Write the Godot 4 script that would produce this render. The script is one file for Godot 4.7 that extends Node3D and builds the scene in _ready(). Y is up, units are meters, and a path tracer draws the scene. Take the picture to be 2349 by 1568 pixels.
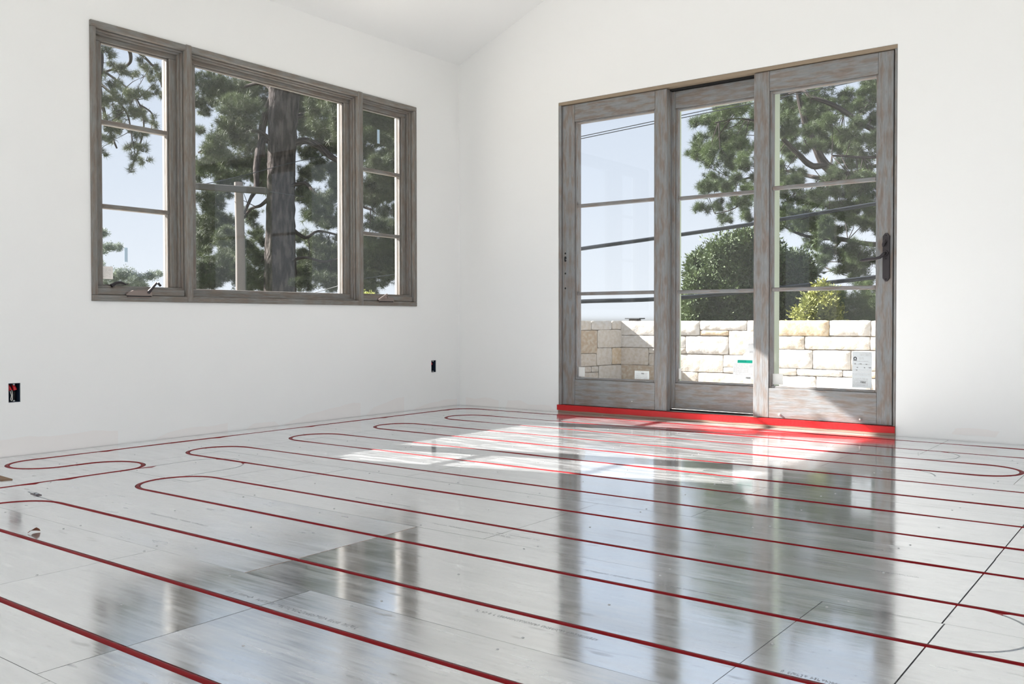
extends Node3D

const W := 2349.0
const H := 1568.0
const FOCAL := 2086.6
const SUN := Vector3(1.0, -0.665, -0.27)
const EX := 1.46

var rng := RandomNumberGenerator.new()
var M := {}
var polys: Array = []       # groove outlines cut out of the floor panels
var names := {}

# ------------------------------------------------------------------ helpers
func numbered(s: String) -> String:
	if not names.has(s):
		names[s] = 0
		return s
	names[s] += 1
	return "%s_%03d" % [s, names[s]]

func tag(o: Node3D, label: String, category := "", group := "", kind := "") -> Node3D:
	if label: o.set_meta("label", label)
	if category: o.set_meta("category", category)
	if group: o.set_meta("group", group)
	if kind: o.set_meta("kind", kind)
	return o

func base(called: String, at: Vector3, label: String, category: String, group := "", kind := "") -> Node3D:
	var o := Node3D.new()
	o.name = numbered(called)
	add_child(o)
	o.position = at
	return tag(o, label, category, group, kind)

func node(called: String, parent: Node3D, at := Vector3.ZERO) -> Node3D:
	var o := Node3D.new()
	o.name = called
	parent.add_child(o, true)
	o.position = at
	return o

func put(called: String, st, m: Material, parent: Node3D = null, at := Vector3.ZERO) -> MeshInstance3D:
	var o := MeshInstance3D.new()
	o.mesh = st.commit() if st is SurfaceTool else st
	o.material_override = m
	if parent == null:
		o.name = numbered(called)
		add_child(o)
	else:
		o.name = called
		parent.add_child(o, true)
	o.position = at
	return o

func mb() -> SurfaceTool:
	var st := SurfaceTool.new()
	st.begin(Mesh.PRIMITIVE_TRIANGLES)
	return st

func vert(st: SurfaceTool, p: Vector3, n: Vector3, uv: Vector2) -> void:
	st.set_normal(n)
	st.set_uv(uv)
	st.add_vertex(p)

func tri(st: SurfaceTool, a: Vector3, b: Vector3, c: Vector3, n: Vector3, ua := Vector2.ZERO, ub := Vector2.ZERO, uc := Vector2.ZERO) -> void:
	vert(st, a, n, ua)
	if (b - a).cross(c - a).dot(n) > 0.0:
		vert(st, c, n, uc)
		vert(st, b, n, ub)
	else:
		vert(st, b, n, ub)
		vert(st, c, n, uc)

func quad(st: SurfaceTool, a: Vector3, b: Vector3, c: Vector3, d: Vector3, n: Vector3, uvs := []) -> void:
	var u: Array = uvs if uvs else [Vector2(0, 0), Vector2(1, 0), Vector2(1, 1), Vector2(0, 1)]
	tri(st, a, b, c, n, u[0], u[1], u[2])
	tri(st, a, c, d, n, u[0], u[2], u[3])

# chamfered box between two corners, grain along its longest side
func bx(st: SurfaceTool, lo: Vector3, hi: Vector3, bev := 0.002) -> void:
	var c := (lo + hi) / 2.0
	var h := (hi - lo).abs() / 2.0
	var b: float = minf(bev, minf(h.x, minf(h.y, h.z)) * 0.6)
	var along := h.max_axis_index()
	var off := Vector2(rng.randf(), rng.randf())
	var k := Vector3(h.x - b, h.y - b, h.z - b)
	var f := func(ax: int, s: Vector3) -> Vector3:
		var p := Vector3(s.x * k.x, s.y * k.y, s.z * k.z)
		p[ax] = s[ax] * h[ax]
		return c + p
	var uv := func(p: Vector3, ax: int) -> Vector2:
		var v := 0.0
		for i in 3:
			if i != along and (i != ax or ax == along):
				v += p[i]
		return Vector2(p[along] * 0.4, v * 3.2) + off
	for ax in 3:
		var i := (ax + 1) % 3
		var j := (ax + 2) % 3
		for s in [-1.0, 1.0]:
			var n := Vector3.ZERO
			n[ax] = s
			var q := []
			for e in [[-1.0, -1.0], [1.0, -1.0], [1.0, 1.0], [-1.0, 1.0]]:
				var t := Vector3.ZERO
				t[ax] = s; t[i] = e[0]; t[j] = e[1]
				q.append(f.bind(ax, t).call())
			quad(st, q[0], q[1], q[2], q[3], n, [uv.bind(q[0], ax).call(), uv.bind(q[1], ax).call(), uv.bind(q[2], ax).call(), uv.bind(q[3], ax).call()])
	if b < 0.0004:
		return
	for ax in 3:          # edges along ax
		var i := (ax + 1) % 3
		var j := (ax + 2) % 3
		for si in [-1.0, 1.0]:
			for sj in [-1.0, 1.0]:
				var t0 := Vector3.ZERO
				t0[i] = si; t0[j] = sj; t0[ax] = -1.0
				var t1 := t0
				t1[ax] = 1.0
				var n := Vector3.ZERO
				n[i] = si; n[j] = sj
				n = n.normalized()
				var a: Vector3 = f.bind(i, t0).call()
				var d: Vector3 = f.bind(j, t0).call()
				var a2: Vector3 = f.bind(i, t1).call()
				var d2: Vector3 = f.bind(j, t1).call()
				quad(st, a, a2, d2, d, n, [uv.bind(a, i).call(), uv.bind(a2, i).call(), uv.bind(d2, i).call(), uv.bind(d, i).call()])
	for sx in [-1.0, 1.0]:
		for sy in [-1.0, 1.0]:
			for sz in [-1.0, 1.0]:
				var t := Vector3(sx, sy, sz)
				tri(st, f.bind(0, t).call(), f.bind(1, t).call(), f.bind(2, t).call(), t.normalized())

func box(called: String, lo: Vector3, hi: Vector3, m: Material, parent: Node3D = null, bev := 0.002) -> MeshInstance3D:
	var st := mb()
	bx(st, lo, hi, bev)
	return put(called, st, m, parent)

func tube(st: SurfaceTool, pts: Array, rad: Array, sides := 8, vscale := 1.0, bump := 0.0) -> void:
	var n := pts.size()
	var ring := []
	var ref := Vector3.UP
	var run := 0.0
	for i in n:
		var a: Vector3 = pts[maxi(i - 1, 0)]
		var b: Vector3 = pts[mini(i + 1, n - 1)]
		var t := (b - a).normalized()
		if i == 0:
			ref = Vector3.UP if absf(t.y) < 0.8 else Vector3.RIGHT
		var x := t.cross(ref).normalized()
		ref = x.cross(t).normalized()
		if i > 0:
			run += (pts[i] as Vector3).distance_to(pts[i - 1])
		var row := []
		for k in sides + 1:
			var g := TAU * (k % sides) / sides
			var d := x * cos(g) + ref * sin(g)
			var r: float = rad[i]
			if bump > 0.0:
				r *= 1.0 + bump * sin(k % sides * 2.4 + i * 1.7) + bump * 0.7 * sin(k % sides * 5.1 - i * 2.9)
			row.append([(pts[i] as Vector3) + d * r, d, Vector2(float(k) / sides, run * vscale)])
		ring.append(row)
	for i in n - 1:
		for k in sides:
			var p = [ring[i][k], ring[i][k + 1], ring[i + 1][k + 1], ring[i + 1][k]]
			for e in [[0, 1, 2], [0, 2, 3]]:
				var A = p[e[0]]; var B = p[e[1]]; var Cc = p[e[2]]
				var fl: bool = ((B[0] - A[0]) as Vector3).cross(Cc[0] - A[0]).dot(A[1] + B[1] + Cc[1]) > 0.0
				for v in ([A, Cc, B] if fl else [A, B, Cc]):
					vert(st, v[0], v[1], v[2])
	for e in [0, n - 1]:
		var nn: Vector3 = ((pts[e] as Vector3) - (pts[1] if e == 0 else pts[n - 2])).normalized()
		for k in sides:
			tri(st, pts[e], ring[e][k][0], ring[e][k + 1][0], nn)

# smooth a coarse line of Vector4(x, y, z, radius) and lay a tube along it
func limb(st: SurfaceTool, line: Array, sides := 8, bump := 0.0, steps := 4) -> Array:
	var pts := []
	var rad := []
	for i in line.size() - 1:
		var p0: Vector4 = line[maxi(i - 1, 0)]
		var p1: Vector4 = line[i]
		var p2: Vector4 = line[i + 1]
		var p3: Vector4 = line[mini(i + 2, line.size() - 1)]
		for s in steps:
			var q := _cr(p0, p1, p2, p3, float(s) / steps)
			pts.append(Vector3(q.x, q.y, q.z))
			rad.append(maxf(q.w, 0.002))
	var l: Vector4 = line[line.size() - 1]
	pts.append(Vector3(l.x, l.y, l.z))
	rad.append(l.w)
	tube(st, pts, rad, sides, 1.0, bump)
	return pts

func _cr(a: Vector4, b: Vector4, c: Vector4, d: Vector4, t: float) -> Vector4:
	return 0.5 * ((2.0 * b) + (c - a) * t + (2.0 * a - 5.0 * b + 4.0 * c - d) * t * t + (3.0 * b - a - 3.0 * c + d) * t * t * t)

# flat plate with thickness from an outline in (x, z), top at y
func plate(st: SurfaceTool, poly: PackedVector2Array, y: float, thick: float, uvs := 1.0, uvo := Vector2.ZERO) -> void:
	var idx := Geometry2D.triangulate_polygon(poly)
	for i in range(0, idx.size(), 3):
		var a := poly[idx[i]]; var b := poly[idx[i + 1]]; var c := poly[idx[i + 2]]
		tri(st, Vector3(a.x, y, a.y), Vector3(b.x, y, b.y), Vector3(c.x, y, c.y), Vector3.UP, a * uvs + uvo, b * uvs + uvo, c * uvs + uvo)
	if thick <= 0.0:
		return
	var cw := Geometry2D.is_polygon_clockwise(poly)
	for i in poly.size():
		var a := poly[i]
		var b := poly[(i + 1) % poly.size()]
		var d := (b - a)
		if d.length() < 1e-5:
			continue
		var n := Vector3(d.y, 0, -d.x).normalized() * (-1.0 if cw else 1.0)
		quad(st, Vector3(a.x, y, a.y), Vector3(b.x, y, b.y), Vector3(b.x, y - thick, b.y), Vector3(a.x, y - thick, a.y), n, [a * uvs + uvo, b * uvs + uvo, b * uvs + uvo, a * uvs + uvo])

# a wall slab: u along, v up, n into the room; holes are Rect2 in (u, v)
func slab(st: SurfaceTool, o: Vector3, u: Vector3, n: Vector3, size: Vector2, thick: float, holes: Array, up := Vector3.UP) -> void:
	var us := [0.0, size.x]
	var vs := [0.0, size.y]
	for h in holes:
		us.append_array([h.position.x, h.end.x])
		vs.append_array([h.position.y, h.end.y])
	us.sort(); vs.sort()
	var P := func(a: float, b: float, t: float) -> Vector3: return o + u * a + up * b - n * t
	for i in us.size() - 1:
		for j in vs.size() - 1:
			if us[i + 1] - us[i] < 1e-6 or vs[j + 1] - vs[j] < 1e-6:
				continue
			var mid := Vector2((us[i] + us[i + 1]) / 2.0, (vs[j] + vs[j + 1]) / 2.0)
			var open := false
			for h in holes:
				if h.has_point(mid): open = true
			if open: continue
			var uv := [Vector2(us[i], vs[j]), Vector2(us[i + 1], vs[j]), Vector2(us[i + 1], vs[j + 1]), Vector2(us[i], vs[j + 1])]
			for s in [0.0, 1.0]:
				quad(st, P.bind(us[i], vs[j], s * thick).call(), P.bind(us[i + 1], vs[j], s * thick).call(), P.bind(us[i + 1], vs[j + 1], s * thick).call(), P.bind(us[i], vs[j + 1], s * thick).call(), n if s == 0.0 else -n, uv)
	var rects := holes.duplicate()
	rects.append(Rect2(0, 0, size.x, size.y))
	for k in rects.size():
		var h: Rect2 = rects[k]
		var sg := 1.0 if k < holes.size() else -1.0
		var c := [h.position, Vector2(h.end.x, h.position.y), h.end, Vector2(h.position.x, h.end.y)]
		var ns := [up, -u, -up, u]
		for e in 4:
			var a: Vector2 = c[e]; var b: Vector2 = c[(e + 1) % 4]
			quad(st, P.bind(a.x, a.y, 0.0).call(), P.bind(b.x, b.y, 0.0).call(), P.bind(b.x, b.y, thick).call(), P.bind(a.x, a.y, thick).call(), ns[e] * sg)

func noise(seed_: int, freq: float, oct := 3) -> FastNoiseLite:
	var n := FastNoiseLite.new()
	n.seed = seed_
	n.frequency = freq
	n.noise_type = FastNoiseLite.TYPE_SIMPLEX_SMOOTH
	n.fractal_octaves = oct
	return n

func tex(im: Image) -> ImageTexture:
	return ImageTexture.create_from_image(im)

func ntex(seed_: int, freq: float, size := 512, bump := 0.0, oct := 4, ramp: Array = []) -> NoiseTexture2D:
	var t := NoiseTexture2D.new()
	t.noise = noise(seed_, freq, oct)
	t.width = size
	t.height = size
	t.seamless = true
	t.generate_mipmaps = false
	if bump > 0.0:
		t.as_normal_map = true
		t.bump_strength = bump
	if ramp:
		var g := Gradient.new()
		var off := PackedFloat32Array()
		var col := PackedColorArray()
		for r in ramp:
			off.append(r[0]); col.append(r[1])
		g.offsets = off
		g.colors = col
		t.color_ramp = g
	return t

func mat(c: Color, rough := 0.8, metal := 0.0, spec := 0.5) -> StandardMaterial3D:
	var m := StandardMaterial3D.new()
	m.albedo_color = c
	m.roughness = rough
	m.metallic = metal
	m.metallic_specular = spec
	return m

# weathered, grey-washed wood: 2.5 m along u, 0.31 m along v
func wood(seed_: int, grey: Color, brown: Color, wash: Color, wash_amount: float, brown_amount: float) -> StandardMaterial3D:
	var w := 1024
	var h := 192
	var im := Image.create(w, h, false, Image.FORMAT_RGB8)
	var hm := Image.create(w, h, false, Image.FORMAT_RGB8)
	var grain := noise(seed_, 1.0, 3)
	var blot := noise(seed_ + 1, 1.0, 3)
	var fine := noise(seed_ + 2, 1.0, 2)
	for y in h:
		for x in w:
			var U := minf(x, w - 1 - x) * 2.5 / w
			var V := minf(y, h - 1 - y) * 0.3125 / h
			var warp := 0.006 * blot.get_noise_2d(U * 2.0, V * 6.0 + 50.0)
			var g := grain.get_noise_2d(U * 3.0, (V + warp) * 210.0) * 0.5 + 0.5
			var f := fine.get_noise_2d(U * 26.0, V * 520.0) * 0.5 + 0.5
			var b := smoothstep(0.45 - brown_amount, 1.15 - brown_amount * 0.6, blot.get_noise_2d(U * 6.0, V * 28.0) * 0.7 + 0.5)
			var s := smoothstep(0.35, 0.95, blot.get_noise_2d(U * 9.0 + 90.0, V * 60.0) * 0.6 + 0.5) * wash_amount
			var c := grey.lerp(brown, b * 0.85)
			c = c.lerp(wash, clampf(s * (0.5 + f), 0.0, 1.0))
			c = c * (0.90 + 0.18 * g) * (0.95 + 0.10 * f)
			im.set_pixel(x, y, c)
			var q := g * 0.7 + f * 0.3
			hm.set_pixel(x, y, Color(q, q, q))
	hm.bump_map_to_normal_map(2.2)
	var m := mat(Color.WHITE, 0.62, 0.0, 0.4)
	m.albedo_texture = tex(im)
	m.normal_enabled = true
	m.normal_texture = tex(hm)
	m.normal_scale = 0.28
	return m

func aluminium() -> Array:
	var n := 768
	var im := Image.create(n, n, false, Image.FORMAT_RGB8)
	var ro := Image.create(n, n, false, Image.FORMAT_RGB8)
	var hm := Image.create(n, n, false, Image.FORMAT_RGB8)
	var me := Image.create(n, n, false, Image.FORMAT_RGB8)
	var dust := noise(45, 1.0, 4)
	var a := noise(41, 1.0, 3)
	var b := noise(42, 1.0, 4)
	var c := noise(43, 1.0, 2)
	var d := noise(44, 1.0, 3)
	for y in n:
		for x in n:
			var U := x * 2.4 / n
			var V := y * 2.4 / n
			var roll := a.get_noise_2d(U * 4.0, V * 95.0)
			var smear := b.get_noise_2d(U * 2.2 + V * 0.8, V * 5.0)
			var scuff := smoothstep(0.42, 0.75, c.get_noise_2d(U * 7.0 + V * 3.0, V * 34.0)) * smoothstep(0.0, 0.35, d.get_noise_2d(U * 2.1, V * 2.6))
			var spot := smoothstep(0.62, 0.8, c.get_noise_2d(U * 55.0 + 30.0, V * 60.0))
			var wave := d.get_noise_2d(U * 10.0, V * 46.0 + 7.0)
			var g := 0.925 + 0.02 * smear + 0.015 * roll - 0.10 * scuff - 0.08 * spot
			im.set_pixel(x, y, Color(g * 0.985, g * 0.995, g))
			var film := smoothstep(-0.25, 0.55, dust.get_noise_2d(U * 3.0, V * 17.0) + 0.35 * roll)
			var mt := 0.86 - 0.17 * film
			me.set_pixel(x, y, Color(mt, mt, mt))
			var r := 0.5 + 0.20 * smear + 0.14 * roll + 0.25 * scuff
			ro.set_pixel(x, y, Color(r, r, r))
			var q := 0.5 + 0.28 * wave + 0.14 * roll
			hm.set_pixel(x, y, Color(q, q, q))
	hm.bump_map_to_normal_map(1.0)
	var ta := tex(im)
	var tr := tex(ro)
	var tn := tex(hm)
	var tex_metal := tex(me)
	var out := []
	for k in 3:
		var m := mat(Color.WHITE, [0.21, 0.27, 0.42][k], 1.0)
		m.albedo_texture = ta
		m.roughness_texture = tr
		m.metallic_texture = tex_metal
		m.normal_enabled = true
		m.normal_texture = tn
		m.normal_scale = [0.022, 0.026, 0.03][k]
		out.append(m)
	return out

func materials() -> void:
	var wall := mat(Color(0.960, 0.960, 0.958), 0.75, 0.0, 0.35)
	wall.normal_enabled = true
	wall.normal_texture = ntex(5, 0.05, 512, 2.0, 3)
	wall.normal_scale = 0.05
	wall.uv1_scale = Vector3(2.5, 2.5, 2.5)
	M.wall = wall
	M.patch = mat(Color(0.955, 0.942, 0.936), 0.9, 0.0, 0.2)
	M.door_wood = wood(100, Color(0.535, 0.54, 0.545), Color(0.505, 0.445, 0.41), Color(0.60, 0.61, 0.62), 0.40, 0.30)
	M.win_wood = wood(120, Color(0.51, 0.505, 0.495), Color(0.48, 0.43, 0.39), Color(0.58, 0.58, 0.57), 0.35, 0.34)
	M.alu = aluminium()
	M.groove = mat(Color(0.74, 0.75, 0.76), 0.45, 0.7)
	M.sub = mat(Color(0.36, 0.31, 0.26), 0.85)
	var pipe := mat(Color(0.47, 0.004, 0.045), 0.45, 0.0, 0.25)
	M.pipe = pipe
	M.red = mat(Color(0.52, 0.02, 0.06), 0.42)
	var tape := mat(Color(0.74, 0.025, 0.05), 0.38, 0.0, 0.5)
	tape.normal_enabled = true
	tape.normal_texture = ntex(9, 0.03, 256, 4.0, 3)
	tape.normal_scale = 0.25
	tape.uv1_scale = Vector3(6, 6, 6)
	M.tape = tape
	M.sill = mat(Color(0.56, 0.45, 0.39), 0.7)
	M.tan = mat(Color(0.58, 0.515, 0.44), 0.7)
	M.joint = mat(Color(0.78, 0.66, 0.57), 0.8)
	M.black = mat(Color(0.035, 0.035, 0.04), 0.6)
	M.track = mat(Color(0.75, 0.76, 0.77), 0.35, 0.9)
	M.bronze = mat(Color(0.27, 0.255, 0.265), 0.40, 0.7)
	M.hardware = mat(Color(0.56, 0.51, 0.49), 0.42, 0.6)
	M.green = mat(Color(0.78, 0.82, 0.71), 0.55)
	M.clad = mat(Color(0.62, 0.61, 0.59), 0.6)
	var glass := mat(Color(1, 1, 1, 0.03), 0.0, 0.0, 0.5)
	glass.transparency = BaseMaterial3D.TRANSPARENCY_ALPHA
	M.glass = glass
	M.paper = mat(Color(0.93, 0.93, 0.92), 0.8, 0.0, 0.2)
	M.paper.backlight_enabled = true
	M.paper.backlight = Color(0.55, 0.55, 0.55)
	M.ink = mat(Color(0.12, 0.12, 0.13), 0.8)
	M.faint = mat(Color(0.50, 0.51, 0.53), 0.5, 0.4)
	M.bluetape = mat(Color(0.74, 0.82, 0.87), 0.7)
	M.bluetape.backlight_enabled = true
	M.bluetape.backlight = Color(0.4, 0.42, 0.45)
	M.boxblue = mat(Color(0.13, 0.19, 0.27), 0.5)
	M.nut = mat(Color(0.72, 0.04, 0.10), 0.4)
	M.wire = mat(Color(0.90, 0.89, 0.86), 0.5)
	M.wireblack = mat(Color(0.05, 0.05, 0.055), 0.5)
	M.cable = mat(Color(0.20, 0.22, 0.24), 0.6)
	var bark := mat(Color.WHITE, 0.95, 0.0, 0.15)
	bark.albedo_texture = ntex(21, 0.02, 256, 0.0, 4, [[0.25, Color(0.19, 0.175, 0.17)], [0.5, Color(0.26, 0.24, 0.235)], [0.75, Color(0.36, 0.335, 0.325)]])
	bark.normal_enabled = true
	bark.normal_texture = ntex(22, 0.03, 256, 6.0, 4)
	bark.uv1_scale = Vector3(3, 0.3, 1)
	M.bark = bark
	M.pole = mat(Color(0.50, 0.46, 0.435), 0.85)
	M.arm = mat(Color(0.33, 0.32, 0.31), 0.85)
	var leaf := mat(Color.WHITE, 0.6, 0.0, 0.35)
	leaf.vertex_color_use_as_albedo = true
	leaf.backlight_enabled = true
	leaf.backlight = Color(0.5, 0.5, 0.4)
	leaf.cull_mode = BaseMaterial3D.CULL_DISABLED
	M.leaf = leaf
	M.stones = []
	var sn := ntex(31, 0.035, 512, 7.0, 5)
	for k in 5:
		var col: Color = [Color(0.715, 0.70, 0.68), Color(0.71, 0.685, 0.65), Color(0.695, 0.66, 0.615), Color(0.645, 0.585, 0.51), Color(0.71, 0.645, 0.555)][k]
		var m := mat(Color.WHITE, 0.9, 0.0, 0.2)
		m.albedo_texture = ntex(60 + k, 0.02, 256, 0.0, 4, [[0.25, col * Color(0.97, 0.955, 0.935)], [0.5, col], [0.75, col.lerp(Color(0.76, 0.755, 0.745), 0.3)]])
		m.normal_enabled = true
		m.normal_texture = sn
		m.normal_scale = 0.26
		m.uv1_scale = Vector3(3.6, 3.6, 3.6)
		M.stones.append(m)
	M.mortar = mat(Color(0.55, 0.51, 0.46), 0.95)
	M.patio = mat(Color(0.80, 0.785, 0.76), 0.9)
	M.ground = mat(Color.WHITE, 0.95, 0.0, 0.1)
	M.ground.albedo_texture = ntex(91, 0.02, 256, 0.0, 5, [[0.25, Color(0.24, 0.27, 0.17)], [0.55, Color(0.30, 0.32, 0.21)], [0.8, Color(0.38, 0.36, 0.25)]])
	M.roof = mat(Color(0.40, 0.38, 0.36), 0.9)
	M.dry = mat(Color(0.52, 0.30, 0.22), 0.8)
	M.scrap = mat(Color(0.50, 0.40, 0.31), 0.85)
	M.screw = mat(Color(0.72, 0.73, 0.74), 0.3, 0.85)
	M.clip = mat(Color(0.40, 0.36, 0.37), 0.4, 0.7)

# ------------------------------------------------------------------ camera, sky, sun
func lights() -> void:
	var cam := Camera3D.new()
	cam.name = "camera"
	add_child(cam)
	var yaw := -0.64527
	var pitch := -0.01626
	var roll := -0.00125
	var fw := Vector3(sin(yaw) * cos(pitch), sin(pitch), -cos(yaw) * cos(pitch))
	var r := Vector3(cos(yaw), 0, sin(yaw))
	var u := r.cross(fw)
	var r2 := r * cos(roll) + u * sin(roll)
	var u2 := u * cos(roll) - r * sin(roll)
	cam.transform = Transform3D(Basis(r2, u2, -fw), Vector3(4.27438, 0.61265, 5.04389))
	cam.projection = Camera3D.PROJECTION_FRUSTUM
	cam.near = 0.05
	cam.far = 600.0
	cam.size = 0.05 * H / FOCAL
	cam.frustum_offset = Vector2(0, 0.05 * -15.77 / FOCAL)
	cam.keep_aspect = Camera3D.KEEP_HEIGHT
	cam.current = true

	var sky := ProceduralSkyMaterial.new()
	sky.sky_top_color = Color(0.70, 0.775, 0.88)
	sky.sky_horizon_color = Color(0.915, 0.945, 0.975)
	sky.sky_curve = 0.22
	sky.sky_energy_multiplier = 0.872
	sky.ground_bottom_color = Color(0.62, 0.62, 0.60)
	sky.ground_horizon_color = Color(0.80, 0.82, 0.84)
	sky.ground_energy_multiplier = 0.872
	sky.sun_angle_max = 40.0
	sky.sun_curve = 0.12
	sky.sky_cover = ntex(77, 0.006, 512, 0.0, 5, [[0.45, Color(1, 1, 1, 0.0)], [0.75, Color(1, 1, 1, 0.10)]])
	var env := Environment.new()
	env.background_mode = Environment.BG_SKY
	env.sky = Sky.new()
	env.sky.sky_material = sky
	env.tonemap_mode = Environment.TONE_MAPPER_LINEAR
	env.tonemap_exposure = EX
	env.sdfgi_enabled = true
	env.ssao_enabled = true
	env.ssil_enabled = true
	var we := WorldEnvironment.new()
	we.name = "sky"
	we.environment = env
	add_child(we)

	var sun := DirectionalLight3D.new()
	sun.name = "sun"
	add_child(sun)
	sun.basis = Basis.looking_at(SUN.normalized(), Vector3.UP)
	sun.light_color = Color(1.0, 0.985, 0.965)
	sun.light_energy = 5.8
	sun.light_angular_distance = 0.6
	sun.shadow_enabled = true

# ------------------------------------------------------------------ room shell
const RX := 6.4     # right wall
const RZ := 9.2     # wall behind the camera, moved back to let more sun in
const EAVE := 2.45
const PITCH := 0.411

func shell() -> void:
	var st := mb()
	# left wall: u runs towards the corner with the door wall is -z, so start at z = RZ
	var hl := func(z0: float, z1: float, y0: float, y1: float) -> Rect2: return Rect2(RZ - z1, y0 + 0.02, z1 - z0, y1 - y0)
	slab(st, Vector3(0, -0.02, RZ), Vector3(0, 0, -1), Vector3(1, 0, 0), Vector2(RZ, EAVE + 0.02), 0.18, [
		hl.bind(0.458, 2.749, 0.709, 2.063).call(), hl.bind(5.2, 9.0, 0.0, 2.25).call(),
		hl.bind(3.0855, 3.138, 0.2445, 0.331).call(), hl.bind(0.254, 0.304, 0.2495, 0.333).call()])
	var wl := put("wall_left", st, M.wall)
	tag(wl, "white painted wall with the wide wooden window and two open electrical boxes", "wall", "", "structure")
	st = mb()
	slab(st, Vector3(0, -0.02, 0), Vector3(1, 0, 0), Vector3(0, 0, 1), Vector2(RX, EAVE + 0.02), 0.18, [Rect2(0.867, 0.0, 3.010 - 0.867, 2.058 + 0.02)])
	gable(st, 0.0, -0.18)
	var wb := put("wall_back", st, M.wall)
	tag(wb, "white painted gable wall with the three panel glass door", "wall", "", "structure")
	st = mb()
	slab(st, Vector3(RX, -0.02, 0), Vector3(0, 0, 1), Vector3(-1, 0, 0), Vector2(RZ, EAVE + 0.02), 0.18, [Rect2(0.9, 0.02, 7.8, 2.3)])
	tag(put("wall_right", st, M.wall), "white painted side wall with a wide glazed opening added for daylight, out of the picture", "wall", "", "structure")
	st = mb()
	slab(st, Vector3(RX, -0.02, RZ), Vector3(-1, 0, 0), Vector3(0, 0, -1), Vector2(RX, EAVE + 0.02), 0.18, [Rect2(0.5, 0.02, 5.4, 2.3)])
	gable(st, RZ, RZ + 0.18)
	tag(put("wall_front", st, M.wall), "white painted gable wall with wide glazed opening added for daylight behind the camera", "wall", "", "structure")
	# ceiling: two slopes
	st = mb()
	var ridge := EAVE + PITCH * RX / 2.0
	var run := (RX / 2.0 + 0.4) * sqrt(1.0 + PITCH * PITCH)
	var dl := Vector3(1, PITCH, 0).normalized()
	var dr := Vector3(-1, PITCH, 0).normalized()
	var lights_ := [Rect2(0.7, 1.7, 1.25, 1.3), Rect2(2.25, 1.7, 1.25, 1.3)]  # holes for two unseen roof windows, added to brighten the room
	slab(st, Vector3(-0.4, EAVE - PITCH * 0.4, RZ + 0.4), Vector3(0, 0, -1), Vector3(PITCH, -1, 0).normalized(), Vector2(RZ + 0.8, run), 0.22, lights_, dl)
	slab(st, Vector3(RX + 0.4, EAVE - PITCH * 0.4, RZ + 0.4), Vector3(0, 0, -1), Vector3(-PITCH, -1, 0).normalized(), Vector2(RZ + 0.8, run), 0.22, [], dr)
	bx(st, Vector3(RX / 2 - 0.12, ridge + 0.02, -0.4), Vector3(RX / 2 + 0.12, ridge + 0.26, RZ + 0.4), 0.0)
	for k in 2:
		var sk := base("added_skylight", Vector3(-0.4, EAVE - PITCH * 0.4, RZ + 0.4), ["first", "second"][k] + " roof window added for more daylight in the sloping ceiling behind the camera, out of the picture", "added_skylight", "", "structure")
		sk.basis = Basis(Vector3(0, 0, -1), dl, Vector3(0, 0, -1).cross(dl))
		var r: Rect2 = lights_[k]
		for q in [[r.position.x, r.position.x + 0.05, r.position.y, r.end.y], [r.end.x - 0.05, r.end.x, r.position.y, r.end.y]]:
			box("frame_side", Vector3(q[0], q[2], 0.10), Vector3(q[1], q[3], 0.24), M.clad, sk)
		for q in [[r.position.y, r.position.y + 0.05], [r.end.y - 0.05, r.end.y]]:
			box("frame_end", Vector3(r.position.x + 0.05, q[0], 0.10), Vector3(r.end.x - 0.05, q[1], 0.24), M.clad, sk)
		pane("pane", Vector3(r.position.x + 0.05, r.position.y + 0.05, 0.2), Vector3(r.end.x - 0.05, r.end.y - 0.05, 0.2), sk)
	tag(put("ceiling", st, M.wall), "white vaulted ceiling sloping up from the window wall", "ceiling", "", "structure")
	# bare joint compound along the foot of the walls
	var lw := [[[3.35, 0.0], [2.62, 0.0], [2.62, 0.068], [2.75, 0.082], [2.95, 0.074], [3.05, 0.086], [3.35, 0.075]],
		[[2.42, 0.0], [1.98, 0.0], [1.98, 0.05], [2.05, 0.042], [2.22, 0.045], [2.35, 0.03]],
		[[1.86, 0.0], [1.62, 0.0], [1.66, 0.028], [1.8, 0.03]], [[1.60, 0.0], [0.98, 0.0], [0.98, 0.085], [1.04, 0.092], [1.16, 0.075], [1.42, 0.05]],
		[[0.94, 0.0], [0.58, 0.0], [0.58, 0.098], [0.66, 0.092], [0.86, 0.05]], [[0.5, 0.0], [0.03, 0.0], [0.03, 0.045], [0.18, 0.05], [0.4, 0.024]]]
	for q in lw:
		compound(wl, q, true)
	var rw := [[[0.06, 0.0], [0.36, 0.0], [0.36, 0.05], [0.24, 0.066], [0.14, 0.05], [0.06, 0.06]], [[0.42, 0.0], [0.84, 0.0], [0.80, 0.04], [0.62, 0.036], [0.55, 0.062], [0.44, 0.055]],
		[[3.28, 0.03], [3.48, 0.028], [3.5, 0.06], [3.44, 0.066], [3.30, 0.062]]]
	for q in rw:
		compound(wb, q, false)

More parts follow.
